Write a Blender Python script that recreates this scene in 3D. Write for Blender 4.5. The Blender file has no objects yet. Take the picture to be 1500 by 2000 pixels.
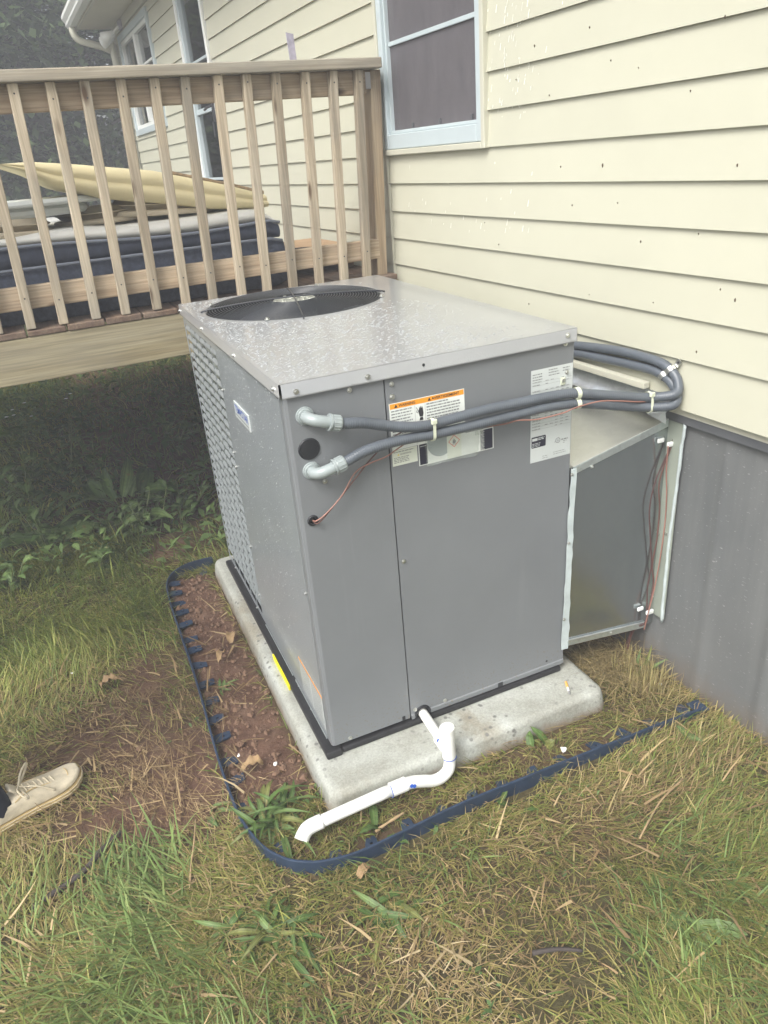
import bpy, bmesh, math, random
import numpy as np
from mathutils import Vector, Matrix

random.seed(7)
RNG = np.random.default_rng(11)
SC = bpy.context.scene
COL = SC.collection

# ------------------------------------------------------------------ camera
cam_d = bpy.data.cameras.new('camera')
cam = bpy.data.objects.new('camera', cam_d)
COL.objects.link(cam)
cam.location = (-0.4168, -1.6293, 1.6818)
cam.rotation_euler = (1.1156, 0.0779, -0.4177)
cam_d.sensor_width = 36.0
cam_d.lens = 25.81
cam_d.clip_start = 0.02
cam_d.clip_end = 400
SC.camera = cam

# ------------------------------------------------------------------ sky, sun, exposure
SUN_EL, SUN_AZ = math.radians(50), math.radians(236)      # azimuth from +Y, clockwise
world = bpy.data.worlds.new('World')
SC.world = world
world.use_nodes = True
wn = world.node_tree.nodes
bg = wn['Background']
sky = wn.new('ShaderNodeTexSky')
sky.sky_type = 'NISHITA'
sky.sun_disc = False
sky.sun_elevation = SUN_EL
sky.sun_rotation = SUN_AZ
sky.air_density = 1.0
sky.dust_density = 5.0
sky.ozone_density = 1.0
hsv = wn.new('ShaderNodeHueSaturation')                    # overcast: a paler, greyer sky
hsv.inputs['Saturation'].default_value = 0.35
world.node_tree.links.new(sky.outputs[0], hsv.inputs['Color'])
world.node_tree.links.new(hsv.outputs[0], bg.inputs[0])
bg.inputs[1].default_value = 0.13
sun_d = bpy.data.lights.new('sun', 'SUN')
sun_d.energy = 1.5
sun_d.angle = math.radians(30)
sun_d.color = (1.0, 0.975, 0.93)
sun = bpy.data.objects.new('sun', sun_d)
COL.objects.link(sun)
sdir = Vector((math.sin(SUN_AZ) * math.cos(SUN_EL), math.cos(SUN_AZ) * math.cos(SUN_EL), math.sin(SUN_EL)))
sun.rotation_euler = sdir.to_track_quat('Z', 'Y').to_euler()
sun.location = sdir * 20
SC.view_settings.view_transform = 'Standard'
SC.view_settings.look = 'None'
SC.view_settings.gamma = 1
SC.view_settings.exposure = 1.2
SC.render.engine = 'CYCLES'
HAZE = 0.021  # density of the air veil added to lift dark tones
SC.cycles.max_bounces = 8
SC.cycles.transparent_max_bounces = 12

# ------------------------------------------------------------------ node helpers
def new_mat(name):
    m = bpy.data.materials.new(name)
    m.use_nodes = True
    n = m.node_tree.nodes
    return m, n, m.node_tree.links, n['Principled BSDF']

def ramp(n, stops):
    r = n.new('ShaderNodeValToRGB')
    e = r.color_ramp.elements
    while len(e) < len(stops):
        e.new(0.5)
    for i, (p, c) in enumerate(stops):
        e[i].position = p
        e[i].color = (c[0], c[1], c[2], 1) if hasattr(c, '__len__') else (c, c, c, 1)
    return r

def coords(n, l, scale=(1, 1, 1), rnd=True):
    tc = n.new('ShaderNodeTexCoord')
    mp = n.new('ShaderNodeMapping')
    mp.inputs['Scale'].default_value = scale
    l.new(tc.outputs['Object'], mp.inputs['Vector'])
    if rnd:
        oi = n.new('ShaderNodeObjectInfo')
        mu = n.new('ShaderNodeVectorMath'); mu.operation = 'SCALE'
        cb = n.new('ShaderNodeCombineXYZ')
        for i in range(3):
            l.new(oi.outputs['Random'], cb.inputs[i])
        l.new(cb.outputs[0], mu.inputs[0]); mu.inputs['Scale'].default_value = 37.0
        l.new(mu.outputs[0], mp.inputs['Location'])
    return mp.outputs['Vector']

def noise(n, l, vec, scale, detail=4, rough=0.6, dist=0.0):
    t = n.new('ShaderNodeTexNoise')
    t.inputs['Scale'].default_value = scale
    t.inputs['Detail'].default_value = detail
    t.inputs['Roughness'].default_value = rough
    t.inputs['Distortion'].default_value = dist
    l.new(vec, t.inputs['Vector'])
    return t.outputs['Fac']

def mix(n, l, fac, a, b, mode='MIX'):
    x = n.new('ShaderNodeMix'); x.data_type = 'RGBA'; x.blend_type = mode
    for sock, v in ((x.inputs[0], fac), (x.inputs[6], a), (x.inputs[7], b)):
        if hasattr(v, 'links'):
            l.new(v, sock)
        elif hasattr(v, '__len__'):
            sock.default_value = (v[0], v[1], v[2], 1)
        else:
            sock.default_value = v
    return x.outputs[2]

def bump(n, l, p, h, strength, dist=0.002):
    b = n.new('ShaderNodeBump')
    b.inputs['Strength'].default_value = strength
    b.inputs['Distance'].default_value = dist
    l.new(h, b.inputs['Height'])
    l.new(b.outputs[0], p.inputs['Normal'])

def simple(name, c, rough=0.5, metal=0.0, var=0.12, vscale=9.0, bscale=0, bstr=0.0, spec=0.5, coat=0.0, rvar=0.0):
    m, n, l, p = new_mat(name)
    v = coords(n, l)
    f = noise(n, l, v, vscale, 5)
    r = ramp(n, [(0.3, tuple(x * (1 - var) for x in c)), (0.7, tuple(min(1, x * (1 + var)) for x in c))])
    l.new(f, r.inputs[0]); l.new(r.outputs[0], p.inputs['Base Color'])
    p.inputs['Roughness'].default_value = rough
    p.inputs['Metallic'].default_value = metal
    p.inputs['Specular IOR Level'].default_value = spec
    p.inputs['Coat Weight'].default_value = coat
    if rvar:
        mr = n.new('ShaderNodeMapRange')
        mr.inputs[3].default_value = rough - rvar; mr.inputs[4].default_value = rough + rvar
        l.new(noise(n, l, v, vscale * 2.3, 4), mr.inputs[0]); l.new(mr.outputs[0], p.inputs['Roughness'])
    if bscale:
        bump(n, l, p, noise(n, l, v, bscale, 4), bstr)
    return m

def wood(name, axis, c1, c2, c3, weather=0.5, rough=0.75):
    """grain runs along the axis (0, 1, 2) of the object; knots and grey weathering"""
    m, n, l, p = new_mat(name)
    s = [34, 34, 34]; s[axis] = 1.3
    v = coords(n, l, s)
    g = noise(n, l, v, 1.0, 6, 0.65, 0.6)
    rg = ramp(n, [(0.28, c1), (0.5, c2), (0.72, c3)])
    l.new(g, rg.inputs[0])
    s2 = [150, 150, 150]; s2[axis] = 3.5
    f2 = noise(n, l, coords(n, l, s2), 1.0, 3)
    r2 = ramp(n, [(0.35, 0.72), (0.62, 1.06)])
    l.new(f2, r2.inputs[0])
    c = mix(n, l, 1.0, rg.outputs[0], r2.outputs[0], 'MULTIPLY')
    s3 = [5, 5, 5]; s3[axis] = 2.0
    f3 = noise(n, l, coords(n, l, s3), 1.0, 5)
    r3 = ramp(n, [(0.45, 0.0), (0.72, weather)])
    l.new(f3, r3.inputs[0])
    c = mix(n, l, r3.outputs[0], c, (0.23, 0.22, 0.19))
    s4 = [9, 9, 9]; s4[axis] = 3.2                            # knots
    vo = n.new('ShaderNodeTexVoronoi'); vo.inputs['Scale'].default_value = 1.0
    l.new(coords(n, l, s4), vo.inputs['Vector'])
    r4 = ramp(n, [(0.06, 1.0), (0.15, 0.0)])
    l.new(vo.outputs['Distance'], r4.inputs[0])
    c = mix(n, l, r4.outputs[0], c, (0.09, 0.055, 0.03))
    hs = n.new('ShaderNodeHueSaturation')
    oi = n.new('ShaderNodeObjectInfo')
    mr = n.new('ShaderNodeMapRange'); mr.inputs[3].default_value = 0.82; mr.inputs[4].default_value = 1.14
    l.new(oi.outputs['Random'], mr.inputs[0]); l.new(mr.outputs[0], hs.inputs['Value'])
    l.new(c, hs.inputs['Color']); l.new(hs.outputs[0], p.inputs['Base Color'])
    p.inputs['Roughness'].default_value = rough
    p.inputs['Specular IOR Level'].default_value = 0.25
    bump(n, l, p, f2, 0.35, 0.0015)
    return m

def attr_mat(name, rough=0.6, trans=0.25, spec=0.3):
    """colour comes from the per-blade colour attribute, plus light through thin blades"""
    m, n, l, p = new_mat(name)
    a = n.new('ShaderNodeVertexColor'); a.layer_name = 'col'
    l.new(a.outputs[0], p.inputs['Base Color'])
    p.inputs['Roughness'].default_value = rough
    p.inputs['Specular IOR Level'].default_value = spec
    t = n.new('ShaderNodeBsdfTranslucent'); l.new(a.outputs[0], t.inputs[0])
    ms = n.new('ShaderNodeMixShader'); ms.inputs[0].default_value = trans
    l.new(p.outputs[0], ms.inputs[1]); l.new(t.outputs[0], ms.inputs[2])
    l.new(ms.outputs[0], n['Material Output'].inputs[0])
    return m

M = {}
# ------------------------------------------------------------------ materials
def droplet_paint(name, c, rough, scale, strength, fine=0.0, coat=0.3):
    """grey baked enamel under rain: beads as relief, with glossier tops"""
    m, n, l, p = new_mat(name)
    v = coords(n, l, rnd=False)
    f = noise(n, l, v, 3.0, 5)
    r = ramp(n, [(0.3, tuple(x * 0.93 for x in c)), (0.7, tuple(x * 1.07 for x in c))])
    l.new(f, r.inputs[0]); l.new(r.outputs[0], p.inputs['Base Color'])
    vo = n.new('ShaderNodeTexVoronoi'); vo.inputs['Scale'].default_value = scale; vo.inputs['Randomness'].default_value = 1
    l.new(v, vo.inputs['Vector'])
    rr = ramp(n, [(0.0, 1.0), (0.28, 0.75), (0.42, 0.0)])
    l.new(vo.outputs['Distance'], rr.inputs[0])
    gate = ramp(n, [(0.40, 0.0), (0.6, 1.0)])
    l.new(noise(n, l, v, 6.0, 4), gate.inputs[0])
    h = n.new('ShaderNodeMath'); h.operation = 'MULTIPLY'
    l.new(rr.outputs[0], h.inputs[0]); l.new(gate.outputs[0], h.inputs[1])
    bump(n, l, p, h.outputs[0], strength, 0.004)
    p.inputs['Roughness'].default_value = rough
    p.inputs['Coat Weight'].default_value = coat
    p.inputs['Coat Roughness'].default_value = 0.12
    return m

STEEL = (0.178, 0.190, 0.200)
def enamel(name, c):
    """baked enamel sheet: slight oil-canning, faint run marks, soil specks splashed near the foot"""
    m, n, l, p = new_mat(name)
    v = coords(n, l, rnd=False)
    r = ramp(n, [(0.3, tuple(x * .95 for x in c)), (0.7, tuple(x * 1.05 for x in c))]); l.new(noise(n, l, v, 3.0, 6), r.inputs[0])
    st = ramp(n, [(0.62, 0.0), (0.74, 0.30)]); l.new(noise(n, l, coords(n, l, (26, 26, 1.1), False), 1.0, 4), st.inputs[0])
    col = mix(n, l, st.outputs[0], r.outputs[0], tuple(x * 1.25 for x in c))
    sx = n.new('ShaderNodeSeparateXYZ'); l.new(v, sx.inputs[0])
    hi = ramp(n, [(0.03, 1.0), (0.20, 0.0)]); l.new(sx.outputs[2], hi.inputs[0])
    dk = ramp(n, [(0.60, 0.0), (0.66, 0.75)]); l.new(noise(n, l, v, 120, 3), dk.inputs[0])
    mm = n.new('ShaderNodeMath'); mm.operation = 'MULTIPLY'; l.new(hi.outputs[0], mm.inputs[0]); l.new(dk.outputs[0], mm.inputs[1])
    col = mix(n, l, mm.outputs[0], col, (0.16, 0.12, 0.085))
    l.new(col, p.inputs['Base Color'])
    mr = n.new('ShaderNodeMapRange'); mr.inputs[3].default_value = 0.30; mr.inputs[4].default_value = 0.50
    l.new(noise(n, l, v, 6, 5), mr.inputs[0]); l.new(mr.outputs[0], p.inputs['Roughness'])
    bump(n, l, p, noise(n, l, v, 4.5, 3), 0.4, 0.004)
    return m
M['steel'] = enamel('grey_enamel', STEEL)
M['steel_wet'] = droplet_paint('grey_enamel_rain', (0.245, 0.268, 0.282), 0.34, 190, 0.22)  # same enamel as the front, colour lightened for reflected sky
M['lid'] = droplet_paint('grey_enamel_lid', (0.31, 0.322, 0.33), 0.28, 150, 0.10, coat=0.9)  # same enamel again, paler to carry the sky light on top
M['louver'] = simple('louver_metal', (0.26, 0.285, 0.295), 0.36, 0.2, 0.08)
M['coil'] = simple('coil_fins', (0.26, 0.28, 0.245), 0.55, 0.2, 0.45, 18, 300, 0.3)
M['zinc'] = simple('zinc_screw', (0.62, 0.63, 0.6), 0.3, 0.9, 0.1)
M['black'] = simple('black_plastic', (0.012, 0.013, 0.016), 0.45, 0, 0.2, 20, 400, 0.15)
M['blackrail'] = simple('black_rail', (0.014, 0.014, 0.016), 0.5, 0, 0.3, 30, 300, 0.2)
M['blade'] = simple('fan_blade_grey', (0.16, 0.175, 0.195), 0.4, 0.4, 0.1)
M['motor'] = simple('motor_galvanised', (0.42, 0.43, 0.38), 0.45, 0.5, 0.6, 70, 160, 0.6)
M['wire'] = simple('grille_wire', (0.04, 0.044, 0.05), 0.3, 0.0, 0.1)
M['well'] = simple('fan_well', (0.018, 0.019, 0.021), 0.6)
M['conduit'] = simple('conduit_grey', (0.093, 0.108, 0.127), 0.36, 0, 0.12, 14, 500, 0.05, coat=0.15)
M['fitting'] = simple('fitting_pvc_grey', (0.285, 0.325, 0.325), 0.34, 0, 0.05, coat=0.2)
M['white'] = simple('label_white', (0.72, 0.76, 0.72), 0.4, 0, 0.04)
M['plate'] = simple('rating_plate', (0.56, 0.60, 0.59), 0.35, 0, 0.04, coat=0.3)
M['cream_label'] = simple('label_cream', (0.66, 0.70, 0.60), 0.4, 0, 0.04)
M['orange'] = simple('label_orange', (0.83, 0.33, 0.03), 0.4, 0, 0.04)
M['ink'] = simple('ink_black', (0.025, 0.025, 0.028), 0.5, 0, 0.05)
M['inkgrey'] = simple('ink_grey', (0.20, 0.21, 0.21), 0.5, 0, 0.05)
M['greylabel'] = simple('label_grey', (0.33, 0.35, 0.35), 0.4, 0, 0.05)
M['inkblue'] = simple('ink_blue', (0.03, 0.10, 0.45), 0.4, 0, 0.05)
M['inkred'] = simple('ink_red', (0.62, 0.09, 0.05), 0.4, 0, 0.05)
M['inkyellow'] = simple('ink_yellow', (0.75, 0.62, 0.10), 0.4, 0, 0.05)
M['blacklabel'] = simple('label_black', (0.022, 0.022, 0.04), 0.35, 0, 0.05)
M['yellow'] = simple('yellow_tag', (0.80, 0.72, 0.01), 0.4, 0, 0.05)
M['pvc'] = simple('pvc_white', (0.80, 0.81, 0.78), 0.28, 0, 0.03, 6, coat=0.3)
M['nylon'] = simple('nylon_tie', (0.62, 0.66, 0.52), 0.4, 0, 0.05)
M['nylon_white'] = simple('nylon_white', (0.78, 0.80, 0.78), 0.4, 0, 0.05)
M['wire_red'] = simple('wire_red', (0.125, 0.058, 0.048), 0.5, 0, 0.2)
M['wire_pink'] = simple('wire_pink', (0.29, 0.145, 0.115), 0.5, 0, 0.2)
M['wire_dark'] = simple('wire_dark', (0.075, 0.035, 0.034), 0.5, 0, 0.2)
M['edging'] = simple('edging_plastic', (0.018, 0.034, 0.066), 0.5, 0, 0.25, 25, 600, 0.2)  # black plastic; bluish lens flare tint mixed into its colour
M['vinyl'] = simple('vinyl_siding', (0.50, 0.497, 0.395), 0.55, 0, 0.035, 1.6, 5, 0.25)
M['vinyl_trim'] = simple('vinyl_trim', (0.505, 0.50, 0.41), 0.5, 0, 0.03, 3)
M['soffit'] = simple('soffit_vinyl', (0.55, 0.53, 0.42), 0.6, 0, 0.05, 3)
M['frame'] = simple('window_vinyl_white', (0.47, 0.54, 0.56), 0.4, 0, 0.04, 4)
M['frame_white'] = simple('frame_white', (0.78, 0.80, 0.77), 0.4, 0, 0.03, 4)
M['shingle'] = simple('roof_shingle', (0.13, 0.125, 0.12), 0.85, 0, 0.4, 20, 120, 0.6)
M['mud'] = simple('mud_specks', (0.10, 0.075, 0.05), 0.9)
M['fleck'] = simple('paint_flecks', (0.88, 0.88, 0.8), 0.5)
M['navy'] = simple('navy_knit', (0.055, 0.068, 0.105), 0.85, 0, 0.35, 60, 420, 0.7)
M['navy_band'] = simple('navy_band', (0.04, 0.05, 0.082), 0.8, 0, 0.25, 40, 300, 0.4)
M['ticking'] = simple('mattress_top', (0.66, 0.66, 0.62), 0.85, 0, 0.06, 6, 60, 0.5)
M['piping'] = simple('mattress_piping', (0.22, 0.25, 0.31), 0.8)
M['foam'] = simple('foam_cream', (0.66, 0.58, 0.35), 0.9, 0, 0.07, 5, 70, 0.35)
M['foam_edge'] = simple('foam_brown_edge', (0.26, 0.19, 0.11), 0.95, 0, 0.4, 70, 180, 0.9)
M['tan'] = simple('tan_vinyl', (0.50, 0.435, 0.32), 0.45, 0, 0.08, 5)
M['tabletop'] = simple('table_plastic', (0.56, 0.59, 0.57), 0.5, 0, 0.06, 6)
M['cardboard'] = simple('plywood_tan', (0.36, 0.24, 0.14), 0.8, 0, 0.12, 9)
M['cig_paper'] = simple('cigarette_paper', (0.80, 0.80, 0.78), 0.7)
M['cig_filter'] = simple('cigarette_filter', (0.72, 0.36, 0.08), 0.7)
M['ash'] = simple('cigarette_ash', (0.22, 0.22, 0.22), 0.9)
M['shoe'] = simple('shoe_leather', (0.60, 0.53, 0.39), 0.65, 0, 0.24, 22, 45, 0.7)
M['sole'] = simple('shoe_sole', (0.56, 0.42, 0.20), 0.6, 0, 0.14, 10, 80, 0.2)
M['lace'] = simple('shoe_lace', (0.60, 0.53, 0.38), 0.9)
M['denim'] = simple('dark_trousers', (0.018, 0.022, 0.04), 0.9, 0, 0.2, 30, 300, 0.4)
M['shirt'] = simple('dark_shirt', (0.05, 0.055, 0.06), 0.9, 0, 0.1)
M['skin'] = simple('skin', (0.42, 0.25, 0.17), 0.55, 0, 0.08)
M['hair'] = simple('hair', (0.03, 0.02, 0.015), 0.7)
def leaf_mat(name, c):
    """broad leaf with a pale midrib, parallel veins, blotches and a little light passing through"""
    m, n, l, p = new_mat(name)
    a = n.new('ShaderNodeVertexColor'); a.layer_name = 'lat'
    sx = n.new('ShaderNodeSeparateColor'); l.new(a.outputs[0], sx.inputs[0])
    d = c
    r = ramp(n, [(0.0, d), (0.14, tuple(x * .7 for x in d)), (0.20, tuple(x * 1.1 for x in d)), (0.33, tuple(x * .72 for x in d)), (0.40, tuple(x * 1.1 for x in d)), (0.5, tuple(min(1, x * 1.3) for x in d)), (0.60, tuple(x * 1.1 for x in d)), (0.67, tuple(x * .72 for x in d)), (0.80, tuple(x * 1.1 for x in d)), (0.86, tuple(x * .7 for x in d)), (1.0, d)])
    l.new(sx.outputs[0], r.inputs[0])
    v = coords(n, l)
    f = ramp(n, [(0.3, (0.6, 0.62, 0.6)), (0.7, (1.25, 1.2, 1.1))]); l.new(noise(n, l, v, 14, 5), f.inputs[0])
    col = mix(n, l, 1.0, r.outputs[0], f.outputs[0], 'MULTIPLY')
    br = ramp(n, [(0.62, 0.0), (0.72, 0.8)]); l.new(noise(n, l, v, 30, 3), br.inputs[0])
    col = mix(n, l, br.outputs[0], col, (0.20, 0.15, 0.06))
    l.new(col, p.inputs['Base Color'])
    p.inputs['Roughness'].default_value = 0.5; p.inputs['Specular IOR Level'].default_value = 0.35
    bump(n, l, p, noise(n, l, v, 60, 4), 0.4)
    t = n.new('ShaderNodeBsdfTranslucent'); l.new(col, t.inputs[0])
    ms = n.new('ShaderNodeMixShader'); ms.inputs[0].default_value = 0.22
    l.new(p.outputs[0], ms.inputs[1]); l.new(t.outputs[0], ms.inputs[2]); l.new(ms.outputs[0], n['Material Output'].inputs[0])
    return m
M['leaf_green'] = leaf_mat('weed_leaf', (0.085, 0.15, 0.042))
M['leaf_pale'] = leaf_mat('weed_leaf_pale', (0.14, 0.215, 0.075))
M['leaf_olive'] = leaf_mat('weed_leaf_olive', (0.17, 0.19, 0.06))
M['leaf_dead'] = simple('dead_leaf', (0.30, 0.20, 0.10), 0.8, 0, 0.3, 30, 120, 0.5)
M['stem'] = simple('weed_stem', (0.14, 0.17, 0.06), 0.6, 0, 0.2)
M['bark'] = simple('bark', (0.085, 0.07, 0.055), 0.9, 0, 0.4, 18, 60, 0.9)
M['stick'] = simple('dead_stick', (0.055, 0.045, 0.04), 0.85, 0, 0.3, 30, 160, 0.6)
M['stick_tan'] = simple('tan_twig', (0.34, 0.24, 0.13), 0.8, 0, 0.25, 30, 160, 0.5)
M['clod'] = simple('soil_clod', (0.16, 0.095, 0.06), 0.95, 0, 0.3, 50, 140, 0.8)
M['scrap'] = simple('white_scrap', (0.78, 0.78, 0.74), 0.6)
M['dark_metal'] = simple('dark_handle', (0.03, 0.03, 0.035), 0.4)
M['paper'] = simple('grey_paper', (0.33, 0.31, 0.37), 0.8, 0, 0.25, 40)

M['wood_baluster'] = wood('wood_baluster', 2, (0.28, 0.225, 0.155), (0.42, 0.355, 0.26), (0.52, 0.455, 0.345), 0.75)
M['wood_rail'] = wood('wood_rail', 0, (0.33, 0.24, 0.155), (0.43, 0.335, 0.23), (0.52, 0.425, 0.305), 0.45)
M['wood_cap'] = wood('wood_cap', 0, (0.30, 0.255, 0.19), (0.41, 0.365, 0.285), (0.50, 0.46, 0.37), 0.8)
M['wood_rim'] = wood('wood_rim', 0, (0.24, 0.195, 0.11), (0.36, 0.31, 0.19), (0.43, 0.38, 0.25), 0.35)
M['wood_post'] = wood('wood_post', 2, (0.25, 0.18, 0.115), (0.36, 0.275, 0.18), (0.43, 0.345, 0.235), 0.4)
M['wood_deck'] = wood('wood_deck', 1, (0.095, 0.06, 0.042), (0.15, 0.10, 0.07), (0.20, 0.145, 0.10), 0.3)

def galv(name, c, rough, sc, spangle=0.09):
    m, n, l, p = new_mat(name)
    v = coords(n, l, rnd=False)
    vo = n.new('ShaderNodeTexVoronoi'); vo.inputs['Scale'].default_value = sc
    l.new(v, vo.inputs['Vector'])
    r = ramp(n, [(0.0, tuple(x * (1 - spangle) for x in c)), (1.0, tuple(x * (1 + spangle) for x in c))])
    l.new(vo.outputs['Color'], r.inputs[0]); l.new(r.outputs[0], p.inputs['Base Color'])
    p.inputs['Metallic'].default_value = 0.92
    mr = n.new('ShaderNodeMapRange'); mr.inputs[3].default_value = rough - 0.05; mr.inputs[4].default_value = rough + 0.06
    l.new(noise(n, l, v, 5, 5), mr.inputs[0]); l.new(mr.outputs[0], p.inputs['Roughness'])
    bump(n, l, p, noise(n, l, v, 3.5, 2), 0.25, 0.02)
    return m
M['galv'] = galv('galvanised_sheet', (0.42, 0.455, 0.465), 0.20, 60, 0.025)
M['galv_top'] = galv('galvanised_top', (0.92, 0.93, 0.91), 0.30, 60, 0.03)  # same sheet metal as the side, bright top reflection put into the colour
M['galv_bright'] = galv('galvanised_bright', (0.66, 0.72, 0.71), 0.45, 80)
M['foil'] = galv('foil_tape', (0.85, 0.88, 0.90), 0.3, 40)

def skirt_mat():
    m, n, l, p = new_mat('skirting_grey')
    v = coords(n, l, rnd=False)
    f = noise(n, l, v, 2.0, 5)
    r = ramp(n, [(0.3, (0.115, 0.122, 0.125)), (0.7, (0.15, 0.155, 0.155))])
    l.new(f, r.inputs[0])
    sc = noise(n, l, coords(n, l, (60, 60, 190), False), 1.0, 2)     # short pale scuffs
    rs = ramp(n, [(0.665, 0.0), (0.70, 0.7)])
    l.new(sc, rs.inputs[0])
    c = mix(n, l, rs.outputs[0], r.outputs[0], (0.36, 0.36, 0.35))
    sx = n.new('ShaderNodeSeparateXYZ'); l.new(v, sx.inputs[0])          # soil splash line at the foot
    ad = n.new('ShaderNodeMath'); ad.operation = 'MULTIPLY_ADD'; ad.inputs[1].default_value = 0.22; l.new(noise(n, l, v, 9, 6, 0.7), ad.inputs[0]); l.new(sx.outputs[2], ad.inputs[2])
    sr = ramp(n, [(0.10, 0.8), (0.24, 0.0)]); l.new(ad.outputs[0], sr.inputs[0])
    c = mix(n, l, sr.outputs[0], c, (0.15, 0.115, 0.085))
    ru = ramp(n, [(0.55, 0.0), (0.72, 0.4)]); l.new(noise(n, l, coords(n, l, (8, 8, 0.7), False), 1.0, 4), ru.inputs[0])
    c = mix(n, l, ru.outputs[0], c, (0.20, 0.205, 0.20))
    l.new(c, p.inputs['Base Color'])
    p.inputs['Roughness'].default_value = 0.40
    bump(n, l, p, noise(n, l, v, 4, 3), 0.3, 0.006)
    return m
M['skirt'] = skirt_mat()
M['skirt_trim'] = simple('skirting_trim', (0.095, 0.10, 0.108), 0.45, 0, 0.1)
M['flash_green'] = simple('flashing_green', (0.26, 0.29, 0.245), 0.5, 0, 0.12, 5)
M['caulk'] = simple('caulk_pale', (0.44, 0.50, 0.50), 0.5, 0, 0.12, 20, 100, 0.6)

def concrete_mat():
    m, n, l, p = new_mat('concrete_pad')
    v = coords(n, l, rnd=False)
    f = noise(n, l, v, 4.5, 8, 0.65)
    r = ramp(n, [(0.3, (0.25, 0.25, 0.21)), (0.5, (0.365, 0.375, 0.335)), (0.7, (0.49, 0.515, 0.48))])
    l.new(f, r.inputs[0])
    st = ramp(n, [(0.48, 0.0), (0.64, 0.85)])                          # damp and rust-brown stains
    l.new(noise(n, l, v, 2.6, 4, 0.6, 0.8), st.inputs[0])
    c = mix(n, l, st.outputs[0], r.outputs[0], (0.25, 0.225, 0.165))
    vo = n.new('ShaderNodeTexVoronoi'); vo.inputs['Scale'].default_value = 38
    l.new(v, vo.inputs['Vector'])
    sp = ramp(n, [(0.16, 1.0), (0.30, 0.0)])
    l.new(vo.outputs['Distance'], sp.inputs[0])
    gt = ramp(n, [(0.48, 0.0), (0.56, 0.9)]); l.new(noise(n, l, v, 5, 4), gt.inputs[0])
    mm = n.new('ShaderNodeMath'); mm.operation = 'MULTIPLY'
    l.new(sp.outputs[0], mm.inputs[0]); l.new(gt.outputs[0], mm.inputs[1])
    c = mix(n, l, mm.outputs[0], c, (0.15, 0.15, 0.14))
    f2 = noise(n, l, v, 160, 3)                                           # sand grain, fine pits
    g2 = ramp(n, [(0.3, 0.80), (0.7, 1.12)]); l.new(f2, g2.inputs[0])
    c = mix(n, l, 1.0, c, g2.outputs[0], 'MULTIPLY')
    sx = n.new('ShaderNodeSeparateXYZ'); l.new(v, sx.inputs[0])           # soil splashed along the foot
    ad = n.new('ShaderNodeMath'); ad.operation = 'MULTIPLY_ADD'; ad.inputs[1].default_value = 0.07; l.new(noise(n, l, v, 14, 5), ad.inputs[0]); l.new(sx.outputs[2], ad.inputs[2])
    sr = ramp(n, [(0.035, 0.85), (0.065, 0.0)]); l.new(ad.outputs[0], sr.inputs[0])
    c = mix(n, l, sr.outputs[0], c, (0.21, 0.155, 0.105))
    l.new(c, p.inputs['Base Color'])
    p.inputs['Roughness'].default_value = 0.72
    bump(n, l, p, noise(n, l, v, 70, 8, 0.75), 0.8, 0.004)
    return m
M['concrete'] = concrete_mat()

def ground_mat():
    m, n, l, p = new_mat('soil_and_thatch')
    v = coords(n, l, rnd=False)
    at = n.new('ShaderNodeVertexColor'); at.layer_name = 'bare'
    f = noise(n, l, v, 9, 8, 0.7)
    soil = ramp(n, [(0.3, (0.07, 0.038, 0.026)), (0.5, (0.125, 0.07, 0.047)), (0.72, (0.19, 0.12, 0.082))])
    l.new(f, soil.inputs[0])
    th = ramp(n, [(0.3, (0.045, 0.04, 0.02)), (0.55, (0.085, 0.075, 0.035)), (0.75, (0.15, 0.12, 0.06))])
    l.new(noise(n, l, v, 34, 8, 0.75), th.inputs[0])
    c = mix(n, l, at.outputs[0], th.outputs[0], soil.outputs[0])
    l.new(c, p.inputs['Base Color'])
    p.inputs['Roughness'].default_value = 0.92
    p.inputs['Specular IOR Level'].default_value = 0.2
    bump(n, l, p, noise(n, l, v, 55, 8, 0.75), 0.9, 0.012)
    return m
M['ground'] = ground_mat()
M['grass'] = attr_mat('grass_blades', 0.55, 0.28)
M['straw'] = attr_mat('dry_straw', 0.7, 0.12)
M['foliage'] = attr_mat('tree_leaves', 0.5, 0.3)

def glass_mat():
    m, n, l, p = new_mat('window_glass')
    p.inputs['Base Color'].default_value = (0.9, 0.95, 0.95, 1)
    p.inputs['Roughness'].default_value = 0.03
    tr = n.new('ShaderNodeBsdfTransparent'); tr.inputs[0].default_value = (0.82, 0.86, 0.86, 1)
    gl = n.new('ShaderNodeBsdfGlossy'); gl.inputs['Roughness'].default_value = 0.03
    fr = n.new('ShaderNodeFresnel'); fr.inputs[0].default_value = 1.55
    ad = n.new('ShaderNodeMath'); ad.operation = 'ADD'; ad.inputs[1].default_value = 0.06
    l.new(fr.outputs[0], ad.inputs[0])
    ms = n.new('ShaderNodeMixShader')
    l.new(ad.outputs[0], ms.inputs[0]); l.new(tr.outputs[0], ms.inputs[1]); l.new(gl.outputs[0], ms.inputs[2])
    l.new(ms.outputs[0], n['Material Output'].inputs[0])
    return m
M['glass'] = glass_mat()

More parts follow.
